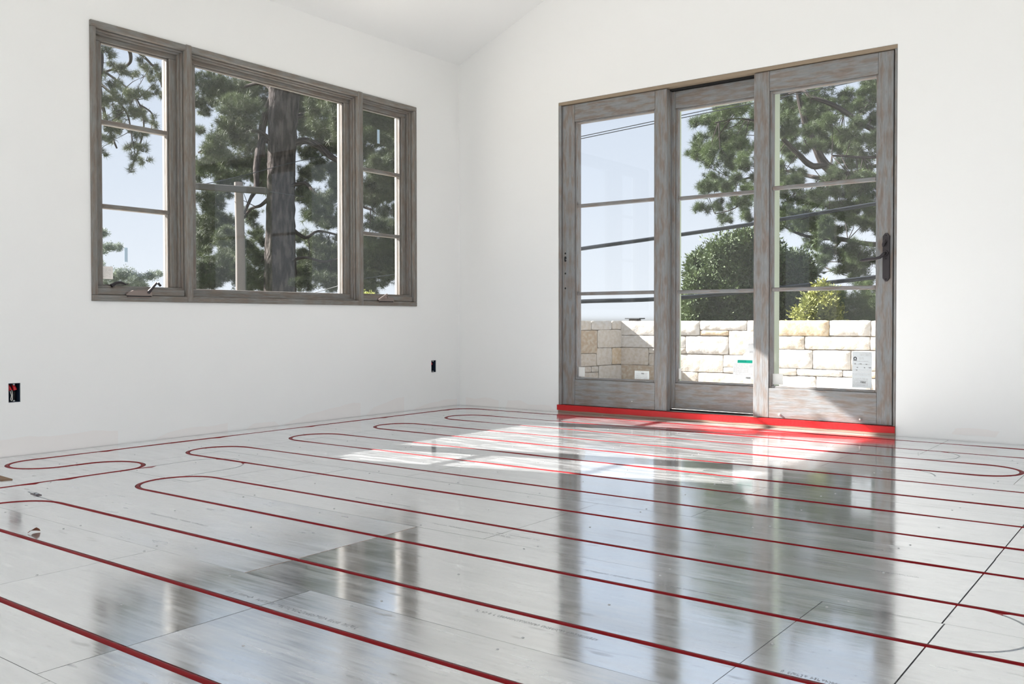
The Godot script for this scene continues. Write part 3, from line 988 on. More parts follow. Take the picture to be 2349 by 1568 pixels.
func handle(d: Node3D, z: float) -> void:
	var h := node("door_handle", d)
	h.set_meta("label", "dark bronze lever handle on a tall pointed plate")
	var cx := 2.956; var y0 := 0.817; var y1 := 1.072; var w := 0.0185; var tip := 0.016
	var outl := [Vector2(cx - w, y0 + tip), Vector2(cx - 0.006, y0), Vector2(cx + 0.006, y0), Vector2(cx + w, y0 + tip), Vector2(cx + w, y1 - tip), Vector2(cx + 0.006, y1), Vector2(cx - 0.006, y1), Vector2(cx - w, y1 - tip)]
	var st := mb()
	var c := Vector2(cx, (y0 + y1) / 2)
	var zt := z + 0.008
	for i in outl.size():
		var a: Vector2 = outl[i]; var b: Vector2 = outl[(i + 1) % outl.size()]
		var ai := c + (a - c) * Vector2(0.86, 0.985); var bi := c + (b - c) * Vector2(0.86, 0.985)
		var n2 := Vector2((b - a).y, -(b - a).x).normalized()
		if n2.dot((a + b) / 2 - c) < 0: n2 = -n2
		tri(st, Vector3(c.x, c.y, zt), Vector3(ai.x, ai.y, zt), Vector3(bi.x, bi.y, zt), Vector3(0, 0, 1))
		quad(st, Vector3(a.x, a.y, zt - 0.003), Vector3(b.x, b.y, zt - 0.003), Vector3(bi.x, bi.y, zt), Vector3(ai.x, ai.y, zt), Vector3(n2.x, n2.y, 1.0).normalized())
		quad(st, Vector3(a.x, a.y, z - 0.001), Vector3(b.x, b.y, z - 0.001), Vector3(b.x, b.y, zt - 0.003), Vector3(a.x, a.y, zt - 0.003), Vector3(n2.x, n2.y, 0))
	put("handle_plate", st, M.bronze, h)
	st = mb()
	tube(st, [Vector3(cx - 0.003, 0.966, z + 0.007), Vector3(cx - 0.003, 0.966, z + 0.014)], [0.017, 0.0145], 16)
	put("rose", st, M.bronze, h)
	st = mb()
	tube(st, [Vector3(cx - 0.003, 0.966, z + 0.012), Vector3(cx - 0.004, 0.963, z + 0.032), Vector3(cx - 0.008, 0.954, z + 0.045), Vector3(cx - 0.020, 0.942, z + 0.051), Vector3(cx - 0.045, 0.936, z + 0.053), Vector3(cx - 0.08, 0.9335, z + 0.053), Vector3(cx - 0.108, 0.930, z + 0.052), Vector3(cx - 0.122, 0.9285, z + 0.051)],
		[0.0085, 0.0085, 0.009, 0.0078, 0.0072, 0.0078, 0.0066, 0.003], 12)
	put("lever", st, M.bronze, h)
	st = mb()
	tube(st, [Vector3(cx - 0.004, 1.026, z + 0.006), Vector3(cx - 0.004, 1.026, z + 0.020)], [0.010, 0.008], 12)
	tube(st, [Vector3(cx - 0.001, 1.038, z + 0.020), Vector3(cx - 0.004, 1.026, z + 0.024), Vector3(cx - 0.010, 1.010, z + 0.023), Vector3(cx - 0.013, 0.999, z + 0.020)], [0.003, 0.0085, 0.0085, 0.003], 10)
	put("thumb_turn", st, M.bronze, h)
	for y in [y0 + 0.012, y1 - 0.012, 0.937]:
		st = mb()
		tube(st, [Vector3(cx - 0.001, y, z + 0.007), Vector3(cx - 0.001, y, z + 0.0095)], [0.0042, 0.003], 10)
		put("screw", st, M.black, h)

func added_openings() -> void:  # unseen glazed doors, added to bring more daylight into the room
	var w := base("door_2", Vector3.ZERO, "tall glazed door added to let in sun, further back on the window wall, out of the picture", "door", "", "structure")
	for b in [[5.2, 5.26], [6.46, 6.52], [7.70, 7.76], [8.94, 9.0]]:
		box("stile", Vector3(-0.12, 0.0, b[0]), Vector3(-0.02, 2.25, b[1]), M.win_wood, w)
	for b in [[0.0, 0.07], [2.18, 2.25]]:
		box("rail", Vector3(-0.12, b[0], 5.26), Vector3(-0.02, b[1], 8.94), M.win_wood, w)
	pane_x("pane", -0.07, 0.07, 2.18, 5.26, 8.94, w)
	var d := base("door_4", Vector3.ZERO, "wide glazed door added for daylight in the side wall, out of the picture", "door", "", "structure")
	for k in 6:
		var z := lerpf(0.94, 8.66, k / 5.0)
		box("stile", Vector3(RX + 0.02, 0.0, z - 0.04), Vector3(RX + 0.12, 2.3, z + 0.04), M.door_wood, d)
	box("rail", Vector3(RX + 0.02, 0.0, 0.9), Vector3(RX + 0.12, 0.08, 8.7), M.door_wood, d)
	box("rail", Vector3(RX + 0.02, 2.22, 0.9), Vector3(RX + 0.12, 2.3, 8.7), M.door_wood, d)
	pane_x("pane", RX + 0.07, 0.08, 2.22, 0.98, 8.62, d)
	var e := base("door_3", Vector3.ZERO, "wide glazed door added for daylight in the wall behind the camera, out of the picture", "door", "", "structure")
	for k in 5:
		var x := lerpf(0.54, 5.86, k / 4.0)
		box("stile", Vector3(x - 0.04, 0.0, RZ + 0.02), Vector3(x + 0.04, 2.3, RZ + 0.12), M.door_wood, e)
	box("rail", Vector3(0.5, 0.0, RZ + 0.02), Vector3(5.9, 0.08, RZ + 0.12), M.door_wood, e)
	box("rail", Vector3(0.5, 2.22, RZ + 0.02), Vector3(5.9, 2.3, RZ + 0.12), M.door_wood, e)
	pane("pane", Vector3(0.58, 0.08, RZ + 0.07), Vector3(5.82, 2.22, RZ + 0.07), e)

func pane_x(called: String, x: float, y0: float, y1: float, z0: float, z1: float, parent: Node3D) -> void:
	pane(called, Vector3(x, y0, z0), Vector3(x, y1, z1), parent)

# ------------------------------------------------------------------ small things in the room
func sheet(called: String, a: Vector2, b: Vector2, at: float, axis: int, m: Material, label: String, category: String, group := "") -> MeshInstance3D:
	# thin paper: axis 0 lies on the plane x = at (a, b in z, y), axis 2 on z = at (a, b in x, y)
	var st := mb()
	var t := 0.0004
	for s in [0.0, 1.0]:
		var z: float = at + s * t
		var n := Vector3(1, 0, 0) if axis == 0 else Vector3(0, 0, 1)
		if s == 0.0: n = -n
		var P := func(u: float, v: float) -> Vector3: return Vector3(z, v, u) if axis == 0 else Vector3(u, v, z)
		var uv := [Vector2(0, 1), Vector2(1, 1), Vector2(1, 0), Vector2(0, 0)]
		quad(st, P.bind(a.x, a.y).call(), P.bind(b.x, a.y).call(), P.bind(b.x, b.y).call(), P.bind(a.x, b.y).call(), n, uv)
	var o := put(called, st, m)
	tag(o, label, category, group)
	return o

func letters(called: String, s: String, at: Vector3, size: float, m: Material, parent: Node3D, bold := true) -> void:
	var t := TextMesh.new()
	var f := SystemFont.new()
	f.font_names = PackedStringArray(["Droid Sans"])
	f.font_weight = 700 if bold else 400
	t.font = f
	t.text = s
	t.font_size = 32
	t.pixel_size = size / 24.0
	t.depth = 0.0002
	var o := MeshInstance3D.new()
	o.name = called
	o.mesh = t
	o.material_override = m
	parent.add_child(o, true)
	o.position = at

func print_image(w: int, h: int, rows: Array, bg: Color) -> Image:
	# rows: [y0, y1, x0, x1, grey, pitch]: lines of small unreadable type
	var im := Image.create(w, h, false, Image.FORMAT_RGB8)
	im.fill(bg)
	for r in rows:
		var y: int = r[0]
		while y < r[1]:
			var x: int = r[2]
			while x < r[3]:
				var l := rng.randi_range(2, 9)
				var g: float = r[4] + rng.randf_range(-0.06, 0.06)
				im.fill_rect(Rect2i(x, y, mini(l, int(r[3]) - x), maxi(1, int(r[5] * 0.45))), Color(g, g, g))
				x += l + rng.randi_range(1, 4)
			y += int(r[5])
	return im

func paper_mat(im: Image) -> StandardMaterial3D:
	var m := mat(Color.WHITE, 0.75, 0.0, 0.2)
	m.albedo_texture = tex(im)
	m.backlight_enabled = true
	m.backlight = Color(0.35, 0.35, 0.35)
	return m

func stickers() -> void:
	var zs := -0.012 - 0.0294      # room side of the glass of the side panels
	var zm := -0.078 - 0.0294
	sheet("sticker", Vector2(1.001, 0.240), Vector2(1.048, 0.303), zs, 2, M.paper, "blank white square sticker at the foot of the left door glass", "sticker")
	sheet("sticker", Vector2(1.660, 0.246), Vector2(1.714, 0.311), zm, 2, M.paper, "blank white square sticker at the foot of the middle door glass", "sticker")
	sheet("sticker", Vector2(2.326, 0.243), Vector2(2.386, 0.304), zs, 2, M.paper, "blank white square sticker at the foot of the right door glass", "sticker")
	var im := print_image(128, 76, [[6, 12, 30, 80, 0.72, 8], [20, 70, 8, 112, 0.76, 7]], Color(0.90, 0.92, 0.92))
	var o := sheet("label", Vector2(1.422, 0.239), Vector2(1.526, 0.292), zs, 2, paper_mat(im), "small printed white label with a black handwritten mark on the left door glass", "label")
	letters("lettering", "CN2", Vector3(1.480, 0.2755, zs + 0.0008), 0.0085, M.ink, o)
	im = print_image(160, 300, [[8, 22, 96, 150, 0.75, 7], [70, 84, 120, 150, 0.6, 8], [175, 250, 8, 110, 0.80, 8], [180, 200, 118, 150, 0.78, 8], [256, 268, 20, 140, 0.84, 8]], Color(0.93, 0.945, 0.95))
	im.fill_rect(Rect2i(0, 144, 138, 24), Color(0.16, 0.70, 0.60))
	for y in [147, 156]:
		for x in range(6, 96, 9):
			im.fill_rect(Rect2i(x, y, rng.randi_range(4, 8), 4), Color(0.10, 0.50, 0.43))
	# torn paper label, ragged on its left side
	var st := mb()
	var a := Vector2(2.052, 0.262); var b := Vector2(2.196, 0.478)
	var out := PackedVector2Array([Vector2(2.056, 0.270), Vector2(2.150, 0.262), Vector2(2.196, 0.258), Vector2(2.196, 0.478), Vector2(2.150, 0.472), Vector2(2.152, 0.452), Vector2(2.128, 0.444), Vector2(2.134, 0.424), Vector2(2.112, 0.400), Vector2(2.116, 0.386), Vector2(2.084, 0.374), Vector2(2.082, 0.356), Vector2(2.054, 0.352)])
	var idx := Geometry2D.triangulate_polygon(out)
	for i in range(0, idx.size(), 3):
		var v := []
		var u := []
		for k in 3:
			v.append(Vector3(out[idx[i + k]].x, out[idx[i + k]].y, zm))
			u.append(Vector2((out[idx[i + k]].x - a.x) / (b.x - a.x), 1.0 - (out[idx[i + k]].y - a.y) / (b.y - a.y)))
		tri(st, v[0], v[1], v[2], Vector3(0, 0, 1), u[0], u[1], u[2])
	o = put("label", st, paper_mat(im))
	tag(o, "torn white paper label with a green band on the middle door glass", "label")
	letters("lettering", "1509", Vector3(2.150, 0.2690, zm + 0.0006), 0.0100, M.ink, o)
	im = print_image(160, 300, [[8, 36, 60, 150, 0.74, 7], [48, 66, 58, 96, 0.74, 7], [78, 84, 36, 130, 0.6, 8], [106, 112, 20, 140, 0.68, 8], [150, 178, 6, 154, 0.84, 6], [186, 196, 6, 150, 0.76, 8], [220, 286, 6, 130, 0.74, 7]], Color(0.87, 0.89, 0.90))
	for y in [38, 86, 100, 128, 150, 182, 204]:
		im.fill_rect(Rect2i(4, y, 152, 1), Color(0.72, 0.74, 0.76))
	for y in 26:       # arched mark with a bar below it
		for x in 30:
			var dx := x - 15.0; var dy := y - 15.0
			var r := sqrt(dx * dx + dy * dy)
			if (y <= 15 and r < 14.0 and r > 7.0) or (y > 15 and absf(dx) < 14.0 and (absf(dx) > 8.0 or y > 20)):
				im.set_pixel(8 + x, 42 + y, Color(0.14, 0.13, 0.15))
	im.fill_rect(Rect2i(9, 71, 28, 5), Color(0.2, 0.19, 0.2))
	o = sheet("label", Vector2(2.773, 0.245), Vector2(2.876, 0.440), zs, 2, paper_mat(im), "tall white energy label with a black arch mark on the right door glass", "label")
	letters("lettering", "1502", Vector3(2.830, 0.2745, zs + 0.0008), 0.010, M.ink, o)
	for q in [[".30", 2.787, 0.374], ["1.70", 2.815, 0.374], [".24", 2.846, 0.372], ["43", 2.800, 0.354], ["56", 2.838, 0.354], ["1.00", 2.864, 0.354], ["54", 2.796, 0.340]]:
		letters("lettering", q[0], Vector3(q[1], q[2], zs + 0.0008), 0.0055, M.ink, o)
	# on the window
	var xs := -0.0872
	im = print_image(96, 96, [[18, 80, 14, 82, 0.86, 10]], Color(0.95, 0.94, 0.93))
	sheet("note", Vector2(2.590, 0.822), Vector2(2.654, 0.885), xs, 0, paper_mat(im), "white paper note at the foot of the left casement glass", "note")
	sheet("masking_tape", Vector2(2.510, 0.912), Vector2(2.527, 0.985), xs, 0, M.bluetape, "pale blue tape strip low on the left casement glass", "tape")
	sheet("masking_tape", Vector2(0.714, 1.789), Vector2(0.736, 1.881), xs, 0, M.bluetape, "pale blue tape strip high on the right casement glass", "tape")

func outlets() -> void:
	for q in [[3.0855, 3.138, 0.2445, 0.331, "open blue electrical box with red connectors and loose white wires, near the pipe's wall end"], [0.254, 0.304, 0.2495, 0.333, "open blue electrical box with one red connector, beside the room corner"]]:
		var z0: float = q[0]; var z1: float = q[1]; var y0: float = q[2]; var y1: float = q[3]
		var o := base("electrical_box", Vector3(-0.04, y0, (z0 + z1) / 2), q[4], "electrical box", "electrical boxes in the window wall")
		var h := (z1 - z0) / 2
		var v := y1 - y0
		box("back", Vector3(-0.034, 0, -h), Vector3(-0.031, v, h), M.boxblue, o, 0.0)
		box("side", Vector3(-0.031, 0.0005, -h + 0.0005), Vector3(0.036, v - 0.0005, -h + 0.0025), M.boxblue, o, 0.0)
		box("side", Vector3(-0.031, 0.0005, h - 0.0025), Vector3(0.036, v - 0.0005, h - 0.0005), M.boxblue, o, 0.0)
		box("side", Vector3(-0.031, 0.0005, -h + 0.0025), Vector3(0.036, 0.0025, h - 0.0025), M.boxblue, o, 0.0)
		box("side", Vector3(-0.031, v - 0.0025, -h + 0.0025), Vector3(0.036, v - 0.0005, h - 0.0025), M.boxblue, o, 0.0)
		box("screw_tab", Vector3(0.022, v - 0.010, -0.004), Vector3(0.036, v - 0.003, 0.004), M.track, o, 0.001)
		box("screw_tab", Vector3(0.022, 0.003, -0.004), Vector3(0.036, 0.010, 0.004), M.track, o, 0.001)
		var two := z0 > 1.0
		for k in ([0, 1] if two else [0]):
			var st := mb()
			var zz: float = 0.017 - 0.022 * float(k) if two else 0.012
			tube(st, [Vector3(0.012, v * 0.93, zz + 0.002), Vector3(0.022, v * 0.80, zz), Vector3(0.026, v * 0.62, zz - 0.004)], [0.005, 0.0075, 0.0085], 10)
			put("wire_connector", st, M.nut, o)
		if two:
			var st := mb()
			tube(st, [Vector3(0.024, v * 0.58, 0.012), Vector3(0.028, v * 0.36, 0.008), Vector3(0.03, v * 0.14, 0.013), Vector3(0.03, v * 0.08, 0.009), Vector3(0.03, v * 0.16, 0.005), Vector3(0.026, v * 0.40, 0.003), Vector3(0.018, v * 0.62, 0.002)], [0.0018, 0.0018, 0.0018, 0.0018, 0.0018, 0.0018, 0.0018], 8)
			put("wire", st, M.wire, o)
			st = mb()
			tube(st, [Vector3(0.02, v * 0.55, -0.009), Vector3(0.026, v * 0.36, -0.008), Vector3(0.02, v * 0.10, -0.006)], [0.002, 0.002, 0.002], 8)
			put("wire", st, M.wireblack, o)
			st = mb()
			tube(st, [Vector3(0.02, v * 0.60, -0.003), Vector3(0.024, v * 0.40, -0.004), Vector3(0.016, v * 0.12, -0.002)], [0.002, 0.002, 0.002], 8)
			put("wire", st, M.wireblack, o)
		else:
			var st := mb()
			tube(st, [Vector3(0.02, v * 0.62, 0.012), Vector3(0.026, v * 0.46, 0.015), Vector3(0.016, v * 0.30, 0.018)], [0.002, 0.002, 0.002], 8)
			put("wire", st, M.wire, o)

func floor_things() -> void:
	# red tape over the door sill
	var st := mb()
	var n := 60
	for i in n:
		var a := lerpf(0.861, 3.008, float(i) / n); var b := lerpf(0.861, 3.008, float(i + 1) / n)
		var f := func(x: float) -> float: return 0.0115 + 0.0012 * sin(x * 37.0) * sin(x * 9.1)
		var g := func(x: float) -> float: return 0.014 + 0.0012 * sin(x * 23.0 + 1.0)
		var fa: float = f.bind(a).call(); var fb: float = f.bind(b).call()
		var ga: float = g.bind(a).call(); var gb: float = g.bind(b).call()
		var u := [Vector2(a, 0), Vector2(b, 0), Vector2(b, 0.05), Vector2(a, 0.05)]
		quad(st, Vector3(a, ga, fa), Vector3(b, gb, fb), Vector3(b, 0.0485, fb), Vector3(a, 0.0485, fa), Vector3(0, 0.08, 1).normalized(), u)
		quad(st, Vector3(a, 0.0485, fa), Vector3(b, 0.0485, fb), Vector3(b, 0.0500, -0.008), Vector3(a, 0.0500, -0.008), Vector3(0, 1, 0.05).normalized(), u)
	tag(put("sill_tape", st, M.tape), "wide band of bright red tape over the sill of the glass door", "tape")
	# dried leaf
	st = mb()
	var c := Vector3(1.594, 0.001, 3.778)
	var ridge := [Vector3(0, 0.002, -0.022), Vector3(0.004, 0.014, -0.008), Vector3(0.002, 0.020, 0.004), Vector3(-0.003, 0.010, 0.020)]
	for s in [-1.0, 1.0]:
		var edge := [Vector3(0, 0.002, -0.022), Vector3(0.016 * s, 0.004 + 0.012 * maxf(s, 0), -0.010), Vector3(0.019 * s, 0.006 + 0.02 * maxf(s, 0), 0.004), Vector3(-0.003, 0.010, 0.020)]
		for i in 3:
			var nn: Vector3 = ((edge[i + 1] - ridge[i]) as Vector3).cross(ridge[i + 1] - ridge[i]).normalized()
			if nn.y < 0: nn = -nn
			quad(st, c + ridge[i] * 0.66, c + edge[i] * 0.66, c + edge[i + 1] * 0.66, c + ridge[i + 1] * 0.66, nn)
	tube(st, [c + Vector3(-0.002, 0.0066, 0.0132), c + Vector3(-0.004, 0.0015, 0.020)], [0.0012, 0.0008], 5)
	M.dry.cull_mode = BaseMaterial3D.CULL_DISABLED
	tag(put("dried_leaf", st, M.dry), "small curled brown leaf lying on the silver floor beside a red pipe", "leaf")
	# scrap of board
	st = mb()
	plate(st, PackedVector2Array([Vector2(0.36, 3.390), Vector2(0.632, 3.408), Vector2(0.622, 3.446), Vector2(0.36, 3.452)]), 0.004, 0.004)
	tag(put("board_scrap", st, M.scrap), "flat brown scrap of board on the floor below the electrical box, at the picture's edge", "scrap")
	# metal clip in the empty groove
	var k := base("metal_clip", Vector3(1.006, 0.0, 3.497), "small dark metal clip straddling an unused floor groove", "clip")
	box("plate", Vector3(-0.028, 0.0, -0.010), Vector3(0.028, 0.0022, 0.010), M.clip, k, 0.0006)
	box("tab", Vector3(-0.010, 0.0022, -0.006), Vector3(-0.004, 0.0070, 0.006), M.track, k, 0.0006)
	box("tab", Vector3(0.008, 0.0022, -0.006), Vector3(0.014, 0.0062, 0.006), M.track, k, 0.0006)
	k.rotation.y = -0.12

# ------------------------------------------------------------------ patio, stone wall
func stone(parent: Node3D, o: Vector3, u: Vector3, n: Vector3, r: Array, m: Material, rough_: float) -> void:
	# r: x0, x1, y0, y1 on the wall face; the face bulges and is chipped towards its edges
	var nx := clampi(int((r[1] - r[0]) / 0.032), 5, 16)
	var ny := clampi(int((r[3] - r[2]) / 0.028), 4, 8)
	var gap := 0.0022
	var jit := []
	for i in 4: jit.append(Vector2(rng.randf_range(0.0, 0.006), rng.randf_range(0.0, 0.005)))
	var ns := noise(rng.randi() % 9999, 11.0, 4)
	var grid := []
	var depth := rng.randf_range(0.006, 0.016) * rough_
	for j in ny + 1:
		var row := []
		for i in nx + 1:
			var a := float(i) / nx; var b := float(j) / ny
			var x := lerpf(r[0] + gap, r[1] - gap, a)
			var y := lerpf(r[2] + gap, r[3] - gap, b)
			var ex: float = minf(a, 1.0 - a) * (r[1] - r[0]); var ey: float = minf(b, 1.0 - b) * (r[3] - r[2])
			var edge := clampf(minf(ex, ey) / 0.010, 0.0, 1.0)
			var h := 0.012 + depth * edge + (ns.get_noise_2d(x, y) * 0.010 * rough_ * (0.25 + 0.75 * edge))
			if (i == 0 or i == nx) and j > 0 and j < ny: x += (0.004 * ns.get_noise_2d(x * 3.0, y * 5.0))
			if (j == 0 or j == ny) and i > 0 and i < nx: y += (0.003 * ns.get_noise_2d(x * 5.0, y * 3.0))
			if (i == 0 or i == nx) and (j == 0 or j == ny):
				x += (jit[0].x if i == 0 else -jit[1].x); y += (jit[2].y if j == 0 else -jit[3].y)
			row.append([o + u * x + Vector3.UP * y + n * h, Vector2(x + r[0] * 3.1, y + r[2] * 1.7)])
		grid.append(row)
	var st := mb()
	st.set_smooth_group(0)
	var add := func(A: Array, B: Array, Cc: Array) -> void:
		var fn: Vector3 = ((B[0] - A[0]) as Vector3).cross(Cc[0] - A[0])
		var flip: bool = fn.dot(n) > 0
		for v in ([A, Cc, B] if flip else [A, B, Cc]):
			st.set_smooth_group(0)
			st.set_uv(v[1])
			st.add_vertex(v[0])
	for j in ny:
		for i in nx:
			add.bind(grid[j][i], grid[j][i + 1], grid[j + 1][i + 1]).call()
			add.bind(grid[j][i], grid[j + 1][i + 1], grid[j + 1][i]).call()
	st.generate_normals()
	st.generate_tangents()
	var mesh := st.commit()
	# sides back to the mortar
	st = mb()
	var rim := []
	for i in nx: rim.append([grid[0][i], grid[0][i + 1], -Vector3.UP])
	for i in nx: rim.append([grid[ny][i], grid[ny][i + 1], Vector3.UP])
	for j in ny: rim.append([grid[j][0], grid[j + 1][0], -u])
	for j in ny: rim.append([grid[j][nx], grid[j + 1][nx], u])
	for e in rim:
		var a: Vector3 = e[0][0]; var b: Vector3 = e[1][0]
		var back := func(p: Vector3) -> Vector3: return p - n * ((p - o).dot(n) + 0.01)
		quad(st, a, b, back.bind(b).call(), back.bind(a).call(), e[2], [e[0][1], e[1][1], e[1][1], e[0][1]])
	st.generate_tangents()
	st.append_from(mesh, 0, Transform3D())
	put("stone", st, m, parent)

func outside_walls() -> void:
	var c := Vector3(-0.394, 0, -3.0)
	var w := base("stone_wall", Vector3(0, 0, 0), "low wall of rough cream limestone blocks behind the glass door", "wall")
	# backing
	var st := mb()
	bx(st, Vector3(-0.62, -0.6, -3.32), Vector3(5.2, 0.588, -3.004), 0.004)
	put("mortar_core", st, M.mortar, w)
	var R := [[0.0, 0.04, 0.462, 0.607, 0], [0.04, 0.477, 0.465, 0.607, 0], [0.477, 0.95, 0.516, 0.608, 0], [0.95, 1.235, 0.500, 0.610, 1], [1.235, 1.704, 0.469, 0.611, 4], [1.704, 2.055, 0.473, 0.611, 0], [2.055, 2.5, 0.47, 0.610, 1],
		[0.477, 0.770, 0.466, 0.516, 4], [0.770, 1.17, 0.287, 0.516, 2], [0.0, 0.10, 0.340, 0.460, 0], [0.10, 0.330, 0.344, 0.456, 0], [0.10, 0.332, 0.284, 0.344, 2], [0.330, 0.770, 0.288, 0.460, 0], [1.17, 1.235, 0.35, 0.50, 1],
		[1.235, 1.487, 0.348, 0.468, 2], [1.487, 2.05, 0.352, 0.468, 1], [2.05, 2.5, 0.352, 0.468, 1],
		[0.0, -0.073, 0.165, 0.338, 2], [-0.073, 0.06, 0.282, 0.338, 1], [-0.073, 0.06, 0.163, 0.282, 2], [0.06, 0.715, 0.117, 0.284, 1], [0.715, 0.98, 0.170, 0.287, 1], [0.715, 0.98, 0.116, 0.170, 0], [0.98, 1.20, 0.116, 0.287, 0],
		[1.17, 1.56, 0.178, 0.348, 0], [1.56, 1.89, 0.178, 0.348, 0], [1.89, 2.5, 0.176, 0.350, 1], [1.20, 1.416, 0.114, 0.178, 1], [1.416, 1.822, 0.116, 0.178, 0], [1.822, 2.03, 0.116, 0.176, 0], [2.03, 2.5, 0.116, 0.176, 4],
		[0.0, 0.06, 0.0, 0.165, 3], [0.06, 0.46, -0.06, 0.116, 2], [0.46, 1.02, -0.06, 0.114, 2], [1.02, 1.18, -0.06, 0.116, 1], [1.18, 1.59, -0.06, 0.114, 0], [1.59, 2.06, -0.06, 0.116, 0], [2.06, 2.5, -0.06, 0.116, 1]]
	for r in R:
		var q: Array = r.duplicate()
		if q[0] == 0.0: q[0] = -0.392
		stone(w, Vector3(0, 0, -3.0), Vector3(1, 0, 0), Vector3(0, 0, 1), q, M.stones[q[4]], 1.0)
	# further courses, beyond and below what the door shows
	for row in [[-0.25, -0.06], [0.116, 0.30], [0.30, 0.45], [0.45, 0.608], [-0.06, 0.116]]:
		var x := -0.392 if row[0] < -0.1 else 2.5
		while x < 5.1:
			var l := rng.randf_range(0.3, 0.65)
			stone(w, Vector3(0, 0, -3.0), Vector3(1, 0, 0), Vector3(0, 0, 1), [x, minf(x + l, 5.2), row[0], row[1]], M.stones[rng.randi() % 3], 1.0)
			x += l
	# the return wall on the left, running back towards the house
	var e := Vector3(-0.27, 0, 0.963).normalized()
	var n := Vector3(e.z, 0, -e.x)
	var w2 := base("stone_wall", Vector3.ZERO, "shaded return of the limestone wall, meeting it at the corner seen in the left door panel", "wall")
	st = mb()
	bx(st, Vector3(-0.30, -0.6, 0.0), Vector3(-0.004, 0.588, 2.2), 0.004)
	var core := put("mortar_core", st, M.mortar, w2)
	core.transform = Transform3D(Basis(n, Vector3.UP, e), c)
	var L := [[0.0, 0.142, 0.520, 0.607, 1], [0.142, 0.418, 0.517, 0.607, 0], [0.418, 0.85, 0.515, 0.608, 1], [0.0, 0.336, 0.338, 0.518, 1], [0.336, 0.62, 0.286, 0.514, 3], [0.0, 0.138, 0.168, 0.336, 4], [0.138, 0.348, 0.164, 0.338, 1], [0.348, 0.60, 0.160, 0.284, 2],
		[0.322, 0.418, 0.100, 0.158, 1], [0.418, 0.75, 0.100, 0.158, 2], [0.0, 0.318, -0.05, 0.162, 1], [0.322, 0.70, -0.05, 0.098, 2], [0.62, 1.0, 0.286, 0.514, 1], [0.60, 1.0, 0.160, 0.284, 1], [0.85, 1.3, 0.515, 0.608, 0], [0.70, 1.1, -0.05, 0.098, 1], [0.75, 1.1, 0.100, 0.158, 1]]
	for r in L:
		stone(w2, c, e, n, r, M.stones[r[4]], 0.55)
	for row in [[-0.05, 0.16], [0.16, 0.30], [0.30, 0.515], [0.515, 0.607]]:
		var x := 1.1 if row[0] < 0.5 else 1.3
		while x < 2.1:
			var l := rng.randf_range(0.28, 0.5)
			stone(w2, c, e, n, [x, minf(x + l, 2.2), row[0], row[1]], M.stones[rng.randi() % 3], 0.55)
			x += l
	# grey cap of unknown purpose standing on the corner of the wall
	var cap := base("metal_fixture", Vector3(-0.325, 0.588, -3.16), "small flat topped grey vent standing on the stone wall near its corner", "fixture")
	box("collar", Vector3(-0.05, 0.0, -0.04), Vector3(0.05, 0.036, 0.04), M.arm, cap, 0.003)
	box("lid", Vector3(-0.085, 0.036, -0.06), Vector3(0.085, 0.047, 0.06), M.cable, cap, 0.002)
	var pf := box("patio", Vector3(-3.0, -0.4, -3.4), Vector3(5.2, -0.12, -0.18), M.patio, null, 0.0)
	tag(pf, "pale paved terrace between the glass door and the stone wall", "terrace", "", "structure")
	var g := mb()
	quad(g, Vector3(-300, -1.2, -300), Vector3(300, -1.2, -300), Vector3(300, -1.2, 300), Vector3(-300, -1.2, 300), Vector3.UP, [Vector2(0, 0), Vector2(60, 0), Vector2(60, 60), Vector2(0, 60)])
	tag(put("ground", g, M.ground), "ground around the house", "ground", "", "structure")
	var lawn := mb()  # unseen paving, kept pale to bounce sun into the room
	for q in [[-8.0, -0.18, 1.0, 11.0], [6.58, 14.0, -4.0, 9.38], [-8.0, 14.0, 9.38, 15.0]]:
		bx(lawn, Vector3(q[0], -1.2, q[2]), Vector3(q[1], -0.15, q[3]), 0.0)
	tag(put("added_path", lawn, M.patio), "pale paved strip added round the house to bounce sunlight indoors, out of the picture", "added_path", "", "structure")

# ------------------------------------------------------------------ trees, pole, cables
func tuft_needles() -> ArrayMesh:
	var st := mb()
	var r := RandomNumberGenerator.new()
	r.seed = 5
	for i in 40:
		var g := r.randf() * TAU
		var el := r.randf_range(-0.15, 1.0)
		var d := Vector3(cos(g) * sqrt(1.0 - el * el * 0.9), el * 0.9 + 0.1, sin(g) * sqrt(1.0 - el * el * 0.9)).normalized()
		var b := Vector3(0, r.randf_range(-0.25, 0.35), 0)
		var l := r.randf_range(0.55, 0.95)
		var s := d.cross(Vector3(r.randf() - 0.5, r.randf() - 0.5, r.randf() - 0.5)).normalized() * 0.026
		var n := d.cross(s).normalized()
		if n.y < 0: n = -n
		tri(st, b - s, b + s, b + d * l, n)
	return st.commit()

func tuft_leaves() -> ArrayMesh:
	var st := mb()
	var r := RandomNumberGenerator.new()
	r.seed = 6
	for i in 16:
		var p := Vector3(r.randf_range(-1, 1), r.randf_range(-1, 1), r.randf_range(-1, 1)) * 0.75
		var d := (p + Vector3(r.randf_range(-0.5, 0.5), r.randf_range(-0.3, 0.6), r.randf_range(-0.5, 0.5))).normalized()
		var s := d.cross(Vector3(r.randf() - 0.5, r.randf() - 0.5, r.randf() - 0.5)).normalized()
		var n := d.cross(s).normalized()
		if n.y < 0: n = -n
		quad(st, p, p + d * 0.32 + s * 0.14, p + d * 0.68, p + d * 0.32 - s * 0.14, n)
	return st.commit()

